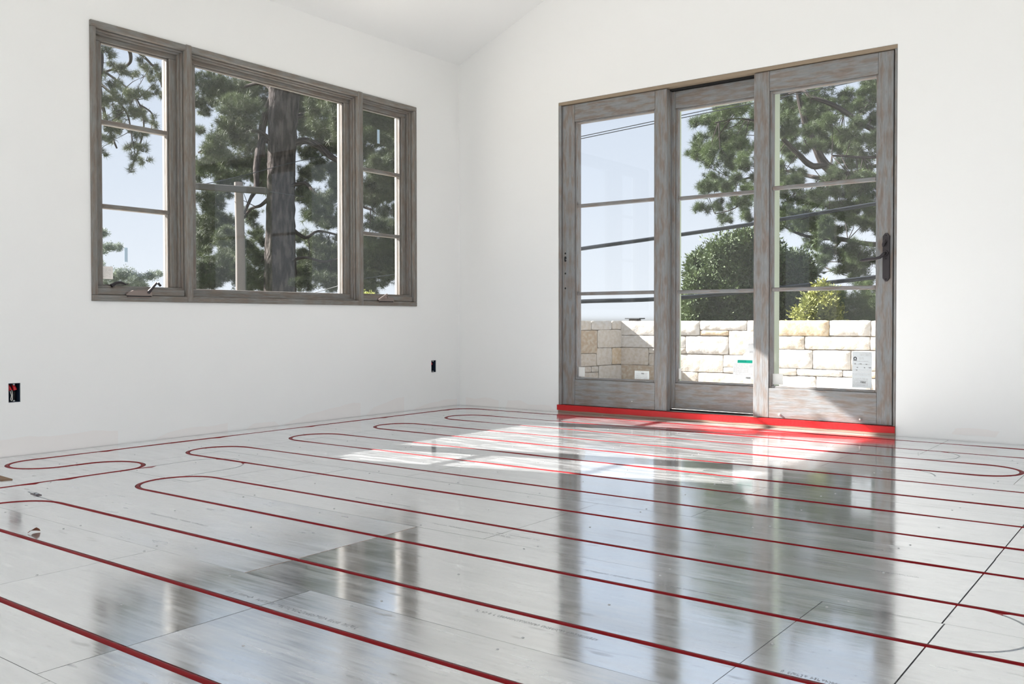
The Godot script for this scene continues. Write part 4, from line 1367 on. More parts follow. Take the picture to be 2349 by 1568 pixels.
func foliage(called: String, parent: Node3D, blobs: Array, tuft: Mesh, size: float, per_m2: float, flat: float, dark: Color, light: Color, seed_: int) -> void:
	var r := RandomNumberGenerator.new()
	r.seed = seed_
	var where := []
	var tint := []
	for b in blobs:
		var n := maxi(6, int(per_m2 * b.w * b.w))
		var bright := r.randf()
		var subs := []
		for k in maxi(3, int(n / 9.0)):
			var e := Vector3(r.randfn(), r.randfn(), r.randfn()).normalized()
			subs.append([Vector3(e.x, e.y * flat, e.z) * b.w * pow(r.randf(), 0.4), e, r.randf()])
		for i in n:
			var sub: Array = subs[r.randi() % subs.size()]
			var d: Vector3 = (sub[1] + Vector3(r.randfn(), r.randfn(), r.randfn()) * 0.6).normalized()
			var p: Vector3 = Vector3(b.x, b.y, b.z) + sub[0] + Vector3(r.randfn(), r.randfn() * 0.8, r.randfn()) * minf(b.w * 0.22, size * 1.1)
			var up := (d * 0.8 + Vector3(0, 0.7, 0) + Vector3(r.randfn(), r.randfn(), r.randfn()) * 0.35).normalized()
			var x := up.cross(Vector3(r.randf() - 0.5, 0.1, r.randf() - 0.5)).normalized()
			var s := size * r.randf_range(0.75, 1.25)
			where.append(Transform3D(Basis(x, up, x.cross(up)) * s, p))
			tint.append(dark.lerp(light, clampf(bright * 0.3 + sub[2] * 0.4 + r.randf() * 0.3, 0, 1)))
	var mm := MultiMesh.new()
	mm.transform_format = MultiMesh.TRANSFORM_3D
	mm.use_colors = true
	mm.mesh = tuft
	mm.instance_count = where.size()
	for i in where.size():
		mm.set_instance_transform(i, where[i])
		mm.set_instance_color(i, tint[i])
	var o := MultiMeshInstance3D.new()
	o.name = called
	o.multimesh = mm
	o.material_override = M.leaf
	o.set_meta("kind", "stuff")
	parent.add_child(o, true)

func tree(called: String, label: String, trunk: Array, limbs: Array, blobs: Array, tuft: Mesh, size: float, per: float, flat: float, dark: Color, light: Color, seed_: int, category := "tree", fill := 0.0) -> Node3D:
	var t := base(called, Vector3.ZERO, label, category)
	var pts := []
	if not trunk and not limbs:
		# bushy from the ground up: the crown goes on below, on a few stems
		blobs = blobs.duplicate()
		for b in blobs.slice(0, 40):
			var y: float = b.y - b.w * 1.2
			while y > -1.1 and y > b.y - 2.6:
				blobs.append(Vector4(b.x, y, b.z, b.w))
				y -= b.w * 1.3
		for i in mini(3, blobs.size()):
			var b: Vector4 = blobs[i * 2]
			var st := mb()
			limb(st, [Vector4(b.x + 0.1 * i, -1.25, b.z, 0.05), Vector4(b.x + 0.04 * i, (b.y - 1.2) / 2.0, b.z, 0.04), Vector4(b.x, b.y, b.z, 0.02)], 6)
			put("stem", st, M.bark, t)
	if trunk:
		var st := mb()
		pts.append_array(limb(st, trunk, 14, 0.05))
		put("trunk", st, M.bark, t)
	for l in limbs:
		var st := mb()
		pts.append_array(limb(st, l, 8, 0.06))
		put("branch", st, M.bark, t)
	if pts:
		# twigs from the nearest wood into each spray of needles
		var st := mb()
		var r := RandomNumberGenerator.new()
		r.seed = seed_ + 500
		for b in blobs:
			var c := Vector3(b.x, b.y, b.z)
			var best := Vector3.ZERO
			var far := 1e9
			for p in pts:
				if (p as Vector3).distance_to(c) < far:
					far = (p as Vector3).distance_to(c)
					best = p
			if far < 1.1:
				var mid := (best + c) / 2 + Vector3(r.randfn(), r.randfn(), r.randfn()) * far * 0.12
				var th: float = 0.005 + 0.022 * b.w
				tube(st, [best, mid, c], [th, th * 0.7, th * 0.4], 5)
			for k in 4:
				var d: Vector3 = Vector3(r.randfn(), r.randfn() * 0.7, r.randfn()).normalized() * b.w * r.randf_range(0.7, 1.1)
				tube(st, [c + d * 0.05, c + d * 0.55 + Vector3(r.randfn(), r.randfn(), r.randfn()) * b.w * 0.1, c + d], [0.055 * size, 0.035 * size, 0.015 * size], 4)
		var tw := put("twigs", st, M.bark, t)
		tw.set_meta("kind", "stuff")
	var more := blobs.duplicate()
	if fill > 0.0:
		var r2 := RandomNumberGenerator.new()
		r2.seed = seed_ + 900
		for b in blobs:
			for k in (2 if fill > 1.0 else 1):
				var d: Vector3 = Vector3(r2.randfn(), r2.randfn() * 0.6, r2.randfn()) * b.w * fill
				more.append(Vector4(b.x + d.x, b.y + d.y, b.z + d.z, b.w * r2.randf_range(0.45, 0.9)))
	foliage("foliage", t, more, tuft, size, per, flat, dark, light, seed_)
	return t

func outdoors() -> void:
	var needles := tuft_needles()
	var leaves := tuft_leaves()
	tree("pine_tree", "tall pine with a thick dark trunk filling the middle pane of the window", [Vector4(-15.050, -1.975, -10.401, 0.506), Vector4(-15.056, -1.285, -10.410, 0.483), Vector4(-15.052, 1.383, -10.467, 0.426), Vector4(-15.063, 2.625, -10.485, 0.391), Vector4(-15.062, 3.545, -10.504, 0.368), Vector4(-15.059, 4.235, -10.521, 0.357), Vector4(-15.049, 5.270, -10.549, 0.368), Vector4(-15.029, 6.075, -10.580, 0.380), Vector4(-14.999, 6.880, -10.619, 0.403), Vector4(-14.955, 8.145, -10.678, 0.345), Vector4(-14.896, 9.755, -10.755, 0.276), Vector4(-14.802, 11.595, -10.864, 0.173)], [[Vector4(-15.224, 5.270, -10.417, 0.104), Vector4(-15.427, 5.408, -10.267, 0.104), Vector4(-15.122, 5.005, -9.862, 0.090), Vector4(-14.758, 4.470, -9.499, 0.077), Vector4(-14.423, 3.916, -9.240, 0.065), Vector4(-14.200, 3.592, -8.900, 0.043), Vector4(-14.157, 3.196, -8.674, 0.032)],
		[Vector4(-15.127, 6.765, -10.521, 0.115), Vector4(-15.307, 6.363, -10.377, 0.104), Vector4(-15.696, 5.911, -10.450, 0.105), Vector4(-15.975, 5.387, -10.605, 0.094), Vector4(-16.272, 5.045, -10.875, 0.060)],
		[Vector4(-14.911, 5.212, -10.652, 0.104), Vector4(-14.563, 5.361, -10.916, 0.092), Vector4(-13.777, 5.062, -10.751, 0.090), Vector4(-13.246, 4.744, -10.643, 0.077), Vector4(-12.519, 4.491, -10.560, 0.054), Vector4(-11.641, 4.436, -10.594, 0.032)],
		[Vector4(-14.890, 5.960, -10.683, 0.081), Vector4(-14.962, 6.164, -11.259, 0.059), Vector4(-14.973, 6.421, -11.882, 0.048), Vector4(-14.868, 6.390, -12.585, 0.037)],
		[Vector4(-15.194, 4.005, -10.414, 0.058), Vector4(-15.878, 3.724, -10.519, 0.047), Vector4(-16.528, 3.668, -10.655, 0.036), Vector4(-17.197, 3.231, -10.643, 0.037), Vector4(-18.100, 3.044, -10.710, 0.025)],
		[Vector4(-14.920, 4.120, -10.623, 0.058), Vector4(-14.161, 4.159, -10.569, 0.045), Vector4(-13.502, 3.752, -10.431, 0.044), Vector4(-12.803, 3.643, -10.454, 0.032), Vector4(-11.715, 3.298, -10.515, 0.032)],
		[Vector4(-14.865, 3.084, -10.643, 0.058), Vector4(-15.011, 2.851, -11.279, 0.047), Vector4(-15.039, 3.067, -11.763, 0.036), Vector4(-14.936, 2.993, -12.465, 0.024)],
		[Vector4(-14.866, 2.164, -10.623, 0.046), Vector4(-14.066, 2.237, -10.476, 0.034), Vector4(-13.355, 2.099, -10.508, 0.033), Vector4(-12.499, 2.227, -10.528, 0.022)],
		[Vector4(-15.187, 5.270, -10.445, 0.069), Vector4(-15.080, 5.491, -9.779, 0.045), Vector4(-15.019, 5.202, -9.068, 0.033), Vector4(-14.762, 4.884, -8.254, 0.021), Vector4(-14.703, 4.600, -7.791, 0.021)],
		[Vector4(-15.162, 6.592, -10.491, 0.069), Vector4(-16.154, 7.089, -10.755, 0.059), Vector4(-17.218, 7.151, -10.832, 0.037), Vector4(-18.238, 7.405, -10.695, 0.025)]],
		[Vector4(-16.91, 6.92, -9.63, 0.47), Vector4(-17.28, 6.96, -10.73, 0.55), Vector4(-17.81, 7.44, -11.80, 0.51), Vector4(-17.75, 6.89, -11.99, 0.38), Vector4(-19.11, 6.97, -11.00, 0.36), Vector4(-13.66, 5.53, -8.32, 0.43), Vector4(-14.30, 5.14, -8.54, 0.40), Vector4(-13.70, 4.61, -7.62, 0.32), Vector4(-16.78, 5.52, -10.86, 0.44), Vector4(-15.60, 5.72, -9.77, 0.34), Vector4(-17.10, 4.93, -10.30, 0.48), Vector4(-15.27, 4.43, -8.42, 0.30), Vector4(-17.79, 4.67, -10.01, 0.29), Vector4(-16.71, 4.85, -10.87, 0.44), Vector4(-16.33, 4.47, -10.09, 0.40), Vector4(-17.42, 4.59, -11.71, 0.38), Vector4(-15.34, 3.63, -8.40, 0.37), Vector4(-17.98, 3.47, -10.00, 0.34), Vector4(-16.11, 3.21, -9.18, 0.41), Vector4(-14.10, 2.58, -8.20, 0.35), Vector4(-16.83, 2.71, -9.55, 0.44), Vector4(-17.47, 2.60, -11.13, 0.42), Vector4(-15.21, 1.97, -8.67, 0.46), Vector4(-15.03, 1.78, -8.05, 0.36), Vector4(-15.25, 1.78, -9.34, 0.45), Vector4(-18.06, 1.78, -12.03, 0.39), Vector4(-18.28, 3.17, -12.24, 0.26), Vector4(-16.45, 2.24, -10.95, 0.31), Vector4(-18.04, 3.63, -11.79, 0.28), Vector4(-16.58, 7.19, -12.47, 0.46), Vector4(-13.64, 6.49, -10.57, 0.44), Vector4(-11.76, 5.78, -9.46, 0.36), Vector4(-16.58, 6.77, -12.88, 0.44), Vector4(-13.32, 5.69, -10.64, 0.44), Vector4(-16.40, 6.10, -12.48, 0.33), Vector4(-14.03, 5.45, -11.05, 0.39), Vector4(-12.53, 5.28, -10.43, 0.36), Vector4(-16.51, 5.50, -12.56, 0.33), Vector4(-16.18, 5.06, -12.85, 0.38), Vector4(-14.37, 4.62, -11.80, 0.35), Vector4(-16.06, 4.78, -12.26, 0.30), Vector4(-15.94, 4.07, -12.07, 0.32), Vector4(-12.57, 3.45, -9.76, 0.32), Vector4(-14.03, 4.02, -11.41, 0.30), Vector4(-12.16, 3.09, -9.06, 0.28), Vector4(-14.00, 3.24, -11.16, 0.30), Vector4(-17.03, 3.09, -12.99, 0.29), Vector4(-15.55, 2.71, -12.28, 0.42), Vector4(-15.00, 2.37, -12.20, 0.44), Vector4(-15.38, 2.01, -11.89, 0.44), Vector4(-16.94, 1.78, -12.90, 0.36), Vector4(-13.17, 1.65, -10.49, 0.37), Vector4(-16.29, 2.43, -12.20, 0.25), Vector4(-12.91, 5.81, -11.69, 0.43), Vector4(-10.63, 5.12, -10.03, 0.36), Vector4(-11.79, 4.97, -10.74, 0.40), Vector4(-15.06, 5.84, -14.68, 0.44), Vector4(-11.94, 4.69, -10.52, 0.32), Vector4(-13.86, 5.04, -13.11, 0.41), Vector4(-13.94, 4.27, -12.68, 0.48), Vector4(-13.92, 4.22, -13.34, 0.44), Vector4(-12.55, 4.38, -12.20, 0.30), Vector4(-13.28, 3.51, -12.69, 0.35), Vector4(-10.80, 2.77, -9.90, 0.30), Vector4(-11.03, 2.37, -9.77, 0.34), Vector4(-11.34, 2.34, -10.65, 0.40), Vector4(-11.30, 1.90, -10.25, 0.37), Vector4(-10.72, 1.78, -10.24, 0.28), Vector4(-11.35, 1.58, -10.01, 0.29), Vector4(-17.14, 5.70, -9.45, 0.19), Vector4(-18.46, 6.89, -12.86, 0.32), Vector4(-16.52, 5.15, -11.03, 0.27), Vector4(-16.45, 4.05, -9.83, 0.26), Vector4(-18.06, 2.75, -10.04, 0.32), Vector4(-15.12, 1.52, -8.35, 0.36), Vector4(-18.63, 2.49, -11.53, 0.39), Vector4(-17.55, 1.81, -11.57, 0.38), Vector4(-16.66, 2.76, -11.27, 0.22), Vector4(-17.37, 7.94, -13.31, 0.40), Vector4(-15.12, 5.48, -12.65, 0.32), Vector4(-17.63, 6.80, -13.35, 0.35), Vector4(-14.63, 5.93, -12.05, 0.36), Vector4(-13.11, 3.98, -10.81, 0.31), Vector4(-16.02, 4.37, -11.99, 0.25), Vector4(-12.27, 3.07, -9.90, 0.27), Vector4(-15.04, 2.76, -12.48, 0.32), Vector4(-15.40, 1.79, -12.71, 0.37), Vector4(-17.07, 2.51, -13.11, 0.31), Vector4(-15.08, 6.12, -13.62, 0.33), Vector4(-12.85, 5.67, -12.59, 0.30), Vector4(-11.01, 4.20, -9.97, 0.28), Vector4(-12.62, 4.79, -12.27, 0.28), Vector4(-15.45, 4.17, -13.97, 0.28), Vector4(-14.48, 4.04, -13.47, 0.30), Vector4(-12.55, 3.87, -12.27, 0.25), Vector4(-12.94, 3.16, -11.70, 0.23), Vector4(-11.24, 2.77, -10.89, 0.27), Vector4(-11.35, 2.12, -10.44, 0.31), Vector4(-11.07, 1.97, -9.74, 0.24), Vector4(-14.59, 2.47, -14.28, 0.33), Vector4(-13.58, 1.75, -12.81, 0.26), Vector4(-11.38, 1.33, -10.11, 0.19)],
		needles, 0.16, 1150.0, 0.75, Color(0.035, 0.045, 0.036), Color(0.16, 0.20, 0.11), 1, "tree", 0.9)
	tree("pine_tree", "drooping pine boughs hanging into the top of the left casement", [Vector4(-13.447, -1.540, -2.854, 0.196), Vector4(-13.416, 0.904, -2.926, 0.179), Vector4(-13.359, 3.347, -3.019, 0.155), Vector4(-13.261, 6.931, -3.166, 0.114), Vector4(-13.185, 9.457, -3.274, 0.073), Vector4(-13.138, 11.493, -3.351, 0.033)], [[Vector4(-13.261, 6.931, -3.166, 0.098), Vector4(-12.669, 6.279, -3.598, 0.073), Vector4(-12.242, 5.830, -3.910, 0.057), Vector4(-12.129, 5.545, -3.990, 0.049), Vector4(-12.151, 5.056, -3.963, 0.041), Vector4(-12.095, 4.608, -3.997, 0.033), Vector4(-11.987, 4.160, -4.069, 0.024), Vector4(-11.880, 3.834, -4.143, 0.016)],
		[Vector4(-12.669, 6.279, -3.598, 0.049), Vector4(-12.436, 6.129, -4.146, 0.041), Vector4(-12.353, 5.971, -4.581, 0.034), Vector4(-12.437, 5.776, -4.764, 0.034), Vector4(-12.585, 5.634, -4.775, 0.026), Vector4(-12.885, 5.593, -4.673, 0.026), Vector4(-13.036, 5.533, -4.559, 0.017)],
		[Vector4(-12.353, 5.971, -4.581, 0.034), Vector4(-12.326, 5.805, -4.974, 0.026), Vector4(-12.392, 5.586, -5.295, 0.017), Vector4(-12.488, 5.332, -5.468, 0.018)],
		[Vector4(-13.036, 5.533, -4.559, 0.026), Vector4(-12.312, 5.128, -4.595, 0.017), Vector4(-11.920, 4.743, -4.631, 0.017), Vector4(-11.665, 4.283, -4.564, 0.016), Vector4(-11.554, 3.833, -4.388, 0.016), Vector4(-11.655, 3.467, -4.304, 0.011)],
		[Vector4(-12.151, 5.056, -3.963, 0.024), Vector4(-11.546, 4.713, -3.911, 0.016), Vector4(-11.164, 4.333, -3.940, 0.016), Vector4(-11.111, 4.034, -3.974, 0.012)],
		[Vector4(-11.920, 4.743, -4.631, 0.017), Vector4(-11.811, 4.582, -4.835, 0.013), Vector4(-11.835, 4.263, -4.811, 0.010)]],
		[Vector4(-11.45, 5.45, -3.66, 0.17), Vector4(-13.03, 5.55, -4.43, 0.17), Vector4(-11.33, 4.91, -3.69, 0.19), Vector4(-12.68, 5.53, -4.83, 0.19), Vector4(-11.37, 5.37, -4.53, 0.18), Vector4(-11.50, 5.21, -4.79, 0.17), Vector4(-12.08, 5.35, -4.82, 0.17), Vector4(-11.92, 5.39, -4.20, 0.15), Vector4(-11.60, 4.65, -3.76, 0.21), Vector4(-11.10, 4.67, -3.81, 0.20), Vector4(-10.63, 4.62, -3.84, 0.20), Vector4(-11.88, 4.99, -4.88, 0.15), Vector4(-11.79, 4.49, -4.05, 0.23), Vector4(-10.91, 4.30, -3.86, 0.20), Vector4(-12.29, 4.71, -4.99, 0.17), Vector4(-11.54, 4.17, -3.72, 0.17), Vector4(-11.58, 4.16, -4.12, 0.19), Vector4(-11.10, 4.06, -4.12, 0.16), Vector4(-11.62, 4.39, -4.74, 0.12), Vector4(-12.30, 4.04, -4.07, 0.13), Vector4(-12.37, 3.80, -4.07, 0.12), Vector4(-11.38, 3.88, -3.81, 0.12), Vector4(-11.19, 3.78, -4.02, 0.14), Vector4(-10.96, 3.68, -4.09, 0.13), Vector4(-11.06, 3.53, -4.24, 0.10), Vector4(-10.81, 3.48, -3.87, 0.10), Vector4(-10.90, 3.31, -3.86, 0.09), Vector4(-12.23, 5.09, -5.30, 0.14), Vector4(-13.37, 5.08, -4.43, 0.23), Vector4(-11.63, 4.00, -3.40, 0.19), Vector4(-11.22, 5.06, -3.23, 0.20)],
		needles, 0.12, 1100.0, 0.9, Color(0.05, 0.06, 0.048), Color(0.18, 0.21, 0.12), 2)
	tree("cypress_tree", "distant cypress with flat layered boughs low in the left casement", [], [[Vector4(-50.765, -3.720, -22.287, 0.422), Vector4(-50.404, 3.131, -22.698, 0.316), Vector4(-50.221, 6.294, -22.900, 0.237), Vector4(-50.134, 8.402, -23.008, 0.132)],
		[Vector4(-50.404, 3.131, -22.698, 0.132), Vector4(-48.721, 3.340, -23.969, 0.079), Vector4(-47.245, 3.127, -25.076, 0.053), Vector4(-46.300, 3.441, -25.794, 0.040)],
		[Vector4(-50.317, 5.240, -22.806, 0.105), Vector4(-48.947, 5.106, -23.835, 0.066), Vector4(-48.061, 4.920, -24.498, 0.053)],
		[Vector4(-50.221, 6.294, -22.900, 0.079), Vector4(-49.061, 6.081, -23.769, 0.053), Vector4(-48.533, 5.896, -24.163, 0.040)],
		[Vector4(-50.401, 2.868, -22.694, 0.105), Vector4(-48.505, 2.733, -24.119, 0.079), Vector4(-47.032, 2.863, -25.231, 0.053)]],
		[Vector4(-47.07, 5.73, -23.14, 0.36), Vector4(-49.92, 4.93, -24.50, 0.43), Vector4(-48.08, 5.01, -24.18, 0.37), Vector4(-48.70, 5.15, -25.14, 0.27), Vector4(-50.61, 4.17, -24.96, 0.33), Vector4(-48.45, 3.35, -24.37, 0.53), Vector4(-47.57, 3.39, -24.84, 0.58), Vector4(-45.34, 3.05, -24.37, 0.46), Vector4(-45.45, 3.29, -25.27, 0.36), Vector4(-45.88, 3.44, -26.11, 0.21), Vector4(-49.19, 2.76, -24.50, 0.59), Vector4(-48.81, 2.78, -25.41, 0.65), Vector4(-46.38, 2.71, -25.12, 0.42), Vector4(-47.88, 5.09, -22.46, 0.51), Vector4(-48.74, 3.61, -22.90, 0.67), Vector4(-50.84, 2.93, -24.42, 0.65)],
		leaves, 0.13, 900.0, 0.4, Color(0.24, 0.28, 0.26), Color(0.36, 0.40, 0.36), 3)  # leaf colours lightened to stand in for distance haze
	tree("pine_tree", "spreading pine with crooked limbs seen through the right and middle door panels", [Vector4(2.465, -1.928, -13.822, 0.323), Vector4(2.292, -0.670, -13.467, 0.299), Vector4(1.786, 1.456, -12.628, 0.233), Vector4(1.062, 2.541, -11.730, 0.162), Vector4(0.433, 2.864, -10.888, 0.126), Vector4(-0.084, 2.922, -10.499, 0.112), Vector4(-0.401, 2.980, -10.262, 0.098), Vector4(-0.644, 3.167, -10.083, 0.079), Vector4(-0.790, 3.512, -9.980, 0.061), Vector4(-0.896, 3.800, -9.906, 0.051), Vector4(-0.968, 4.124, -9.859, 0.047), Vector4(-1.028, 4.483, -9.820, 0.042), Vector4(-1.067, 4.950, -9.801, 0.037), Vector4(-1.129, 5.454, -9.765, 0.028)], [[Vector4(1.786, 1.456, -12.628, 0.194), Vector4(1.407, 2.553, -12.115, 0.144), Vector4(1.143, 3.384, -11.808, 0.114), Vector4(0.961, 4.081, -11.686, 0.086), Vector4(0.807, 4.961, -11.587, 0.057), Vector4(0.682, 5.841, -11.511, 0.029)],
		[Vector4(-0.644, 3.167, -10.083, 0.051), Vector4(-0.720, 3.102, -9.649, 0.050), Vector4(-0.831, 3.263, -9.318, 0.041), Vector4(-0.910, 3.405, -9.011, 0.036), Vector4(-0.963, 3.542, -8.724, 0.022), Vector4(-1.038, 3.612, -8.293, 0.017), Vector4(-1.207, 3.599, -7.790, 0.013), Vector4(-1.337, 3.470, -7.314, 0.008)],
		[Vector4(-0.170, 2.922, -10.435, 0.051), Vector4(-0.523, 2.969, -10.546, 0.048), Vector4(-0.823, 3.015, -10.571, 0.039), Vector4(-1.164, 3.122, -10.692, 0.034), Vector4(-1.510, 3.231, -10.685, 0.025), Vector4(-1.923, 3.202, -10.624, 0.020), Vector4(-2.375, 3.117, -10.532, 0.015)],
		[Vector4(1.125, 3.421, -11.795, 0.076), Vector4(0.852, 3.491, -11.091, 0.060), Vector4(0.444, 3.449, -10.282, 0.050), Vector4(0.165, 3.609, -10.075, 0.045), Vector4(-0.086, 3.797, -9.890, 0.041), Vector4(-0.310, 3.985, -9.725, 0.041), Vector4(-0.505, 4.096, -9.581, 0.036), Vector4(-0.706, 4.191, -9.556, 0.032), Vector4(-0.843, 4.314, -9.581, 0.023), Vector4(-1.131, 4.340, -9.741, 0.019)],
		[Vector4(0.992, 3.861, -11.705, 0.062), Vector4(0.509, 4.037, -11.720, 0.058), Vector4(0.097, 4.195, -11.663, 0.054), Vector4(-0.209, 4.536, -11.440, 0.049), Vector4(-0.393, 4.802, -11.307, 0.039), Vector4(-0.516, 5.105, -11.220, 0.030)],
		[Vector4(-0.673, 3.225, -10.063, 0.028), Vector4(-1.033, 3.811, -10.304, 0.019), Vector4(-0.806, 4.077, -10.731, 0.015), Vector4(-0.660, 4.196, -11.094, 0.015)],
		[Vector4(1.185, 3.311, -11.838, 0.038), Vector4(0.852, 3.179, -10.208, 0.027), Vector4(0.257, 3.110, -9.508, 0.020), Vector4(-0.065, 3.131, -9.266, 0.017), Vector4(-0.237, 3.138, -9.137, 0.015)],
		[Vector4(1.712, 1.718, -12.578, 0.078), Vector4(0.789, 1.898, -11.762, 0.058), Vector4(-0.161, 1.900, -11.047, 0.043), Vector4(-0.577, 1.989, -10.736, 0.039), Vector4(-0.933, 2.012, -10.468, 0.029), Vector4(-1.171, 2.087, -10.290, 0.024), Vector4(-1.350, 2.198, -10.158, 0.014)],
		[Vector4(-0.577, 1.989, -10.736, 0.024), Vector4(-0.752, 1.678, -10.597, 0.019), Vector4(-0.869, 1.418, -10.504, 0.014)],
		[Vector4(1.203, 3.259, -11.851, 0.048), Vector4(0.495, 3.272, -11.193, 0.038), Vector4(-0.028, 3.186, -10.797, 0.033), Vector4(-0.318, 3.077, -10.577, 0.024), Vector4(-0.434, 3.004, -10.488, 0.024)],
		[Vector4(-1.923, 3.202, -10.624, 0.015), Vector4(-2.105, 2.814, -10.478, 0.013), Vector4(-2.351, 2.582, -10.288, 0.010), Vector4(-2.599, 2.505, -10.100, 0.008)]],
		[Vector4(-1.05, 3.71, -7.58, 0.18), Vector4(-1.95, 4.09, -9.13, 0.16), Vector4(-1.64, 3.83, -9.33, 0.20), Vector4(-1.58, 3.59, -7.73, 0.17), Vector4(-1.76, 3.54, -7.63, 0.11), Vector4(-1.59, 3.52, -8.11, 0.17), Vector4(-1.69, 3.60, -8.93, 0.20), Vector4(-1.93, 3.19, -7.98, 0.15), Vector4(-1.51, 3.13, -7.55, 0.17), Vector4(-1.72, 3.30, -8.58, 0.19), Vector4(-1.27, 3.18, -8.11, 0.20), Vector4(-3.02, 3.58, -10.01, 0.09), Vector4(-2.79, 3.45, -10.51, 0.16), Vector4(-1.19, 2.91, -7.59, 0.15), Vector4(-1.95, 3.24, -10.00, 0.18), Vector4(-2.29, 2.87, -9.16, 0.15), Vector4(-2.64, 3.15, -10.37, 0.17), Vector4(-2.05, 2.92, -9.77, 0.18), Vector4(-1.70, 2.75, -9.49, 0.15), Vector4(-2.55, 2.83, -9.55, 0.10), Vector4(-2.03, 2.39, -8.51, 0.10), Vector4(-2.33, 2.60, -9.68, 0.12), Vector4(-2.28, 2.66, -10.31, 0.17), Vector4(-1.64, 2.28, -9.16, 0.13), Vector4(-2.64, 2.51, -10.56, 0.10), Vector4(-1.65, 4.61, -10.73, 0.20), Vector4(-1.75, 4.41, -11.45, 0.24), Vector4(-0.80, 3.55, -8.48, 0.19), Vector4(-1.04, 3.85, -9.90, 0.16), Vector4(-1.77, 4.54, -11.27, 0.21), Vector4(-1.09, 4.66, -10.45, 0.19), Vector4(-1.10, 4.82, -11.40, 0.22), Vector4(-1.29, 4.16, -11.74, 0.22), Vector4(-0.19, 3.59, -9.02, 0.20), Vector4(-0.06, 3.54, -9.37, 0.19), Vector4(-0.86, 3.77, -11.62, 0.20), Vector4(-1.11, 3.83, -11.57, 0.19), Vector4(-0.54, 3.69, -11.33, 0.20), Vector4(0.07, 3.34, -9.94, 0.18), Vector4(-0.11, 4.13, -10.34, 0.21), Vector4(-0.48, 4.44, -10.73, 0.19), Vector4(-0.03, 3.94, -10.54, 0.20), Vector4(-0.02, 4.43, -10.48, 0.16), Vector4(-0.05, 3.11, -10.24, 0.17), Vector4(-0.69, 3.42, -11.72, 0.14), Vector4(-0.21, 2.86, -8.99, 0.09), Vector4(-1.42, 3.27, -10.34, 0.14), Vector4(-1.26, 3.13, -10.53, 0.15), Vector4(-1.79, 3.10, -11.13, 0.19), Vector4(-0.49, 2.43, -8.11, 0.19), Vector4(-1.07, 2.65, -10.42, 0.21), Vector4(-1.35, 2.46, -10.16, 0.18), Vector4(-0.86, 2.31, -9.73, 0.16), Vector4(0.05, 2.46, -8.58, 0.18), Vector4(0.25, 2.52, -8.66, 0.19), Vector4(0.26, 2.62, -9.27, 0.19), Vector4(-0.73, 2.56, -11.34, 0.20), Vector4(0.19, 2.35, -9.18, 0.18), Vector4(0.38, 2.28, -9.20, 0.17), Vector4(-0.43, 2.40, -9.57, 0.14), Vector4(-0.09, 2.18, -10.41, 0.20), Vector4(-0.50, 2.37, -11.07, 0.18), Vector4(-0.91, 2.18, -11.22, 0.18), Vector4(-0.48, 2.03, -9.13, 0.16), Vector4(-1.45, 2.22, -11.30, 0.16), Vector4(-0.03, 1.65, -8.36, 0.14), Vector4(-0.22, 1.65, -9.81, 0.20), Vector4(0.16, 1.67, -9.30, 0.19), Vector4(0.15, 1.53, -9.94, 0.19), Vector4(-0.21, 1.42, -10.12, 0.18), Vector4(-0.10, 1.28, -10.45, 0.17), Vector4(-0.35, 1.41, -9.88, 0.14), Vector4(-0.36, 1.51, -8.97, 0.12), Vector4(-0.91, 2.11, -8.59, 0.15), Vector4(-1.04, 2.52, -8.57, 0.15), Vector4(-1.30, 4.35, -10.64, 0.18), Vector4(-0.74, 4.09, -9.65, 0.15), Vector4(-0.42, 4.16, -10.65, 0.18), Vector4(-0.60, 4.08, -10.11, 0.14), Vector4(-0.81, 3.46, -9.65, 0.16), Vector4(-1.49, 3.68, -10.52, 0.18), Vector4(-0.84, 2.68, -10.18, 0.17), Vector4(-0.81, 2.76, -9.06, 0.15), Vector4(-1.21, 2.96, -11.77, 0.16), Vector4(-0.54, 2.18, -8.90, 0.16), Vector4(-0.17, 2.14, -8.79, 0.14), Vector4(-0.90, 1.89, -10.38, 0.15), Vector4(-0.99, 2.29, -9.77, 0.16), Vector4(0.30, 2.69, -9.36, 0.16), Vector4(0.79, 3.43, -9.40, 0.29), Vector4(0.61, 4.48, -11.24, 0.36), Vector4(1.27, 4.39, -10.60, 0.38), Vector4(1.68, 3.43, -10.05, 0.33), Vector4(0.44, 2.64, -10.85, 0.32), Vector4(0.73, 2.93, -11.71, 0.33), Vector4(0.87, 1.46, -9.11, 0.29), Vector4(0.99, 5.23, -11.35, 0.36), Vector4(0.93, 1.86, -9.36, 0.29)],
		needles, 0.105, 2100.0, 0.75, Color(0.022, 0.032, 0.025), Color(0.15, 0.21, 0.085), 4, "tree", 1.05)
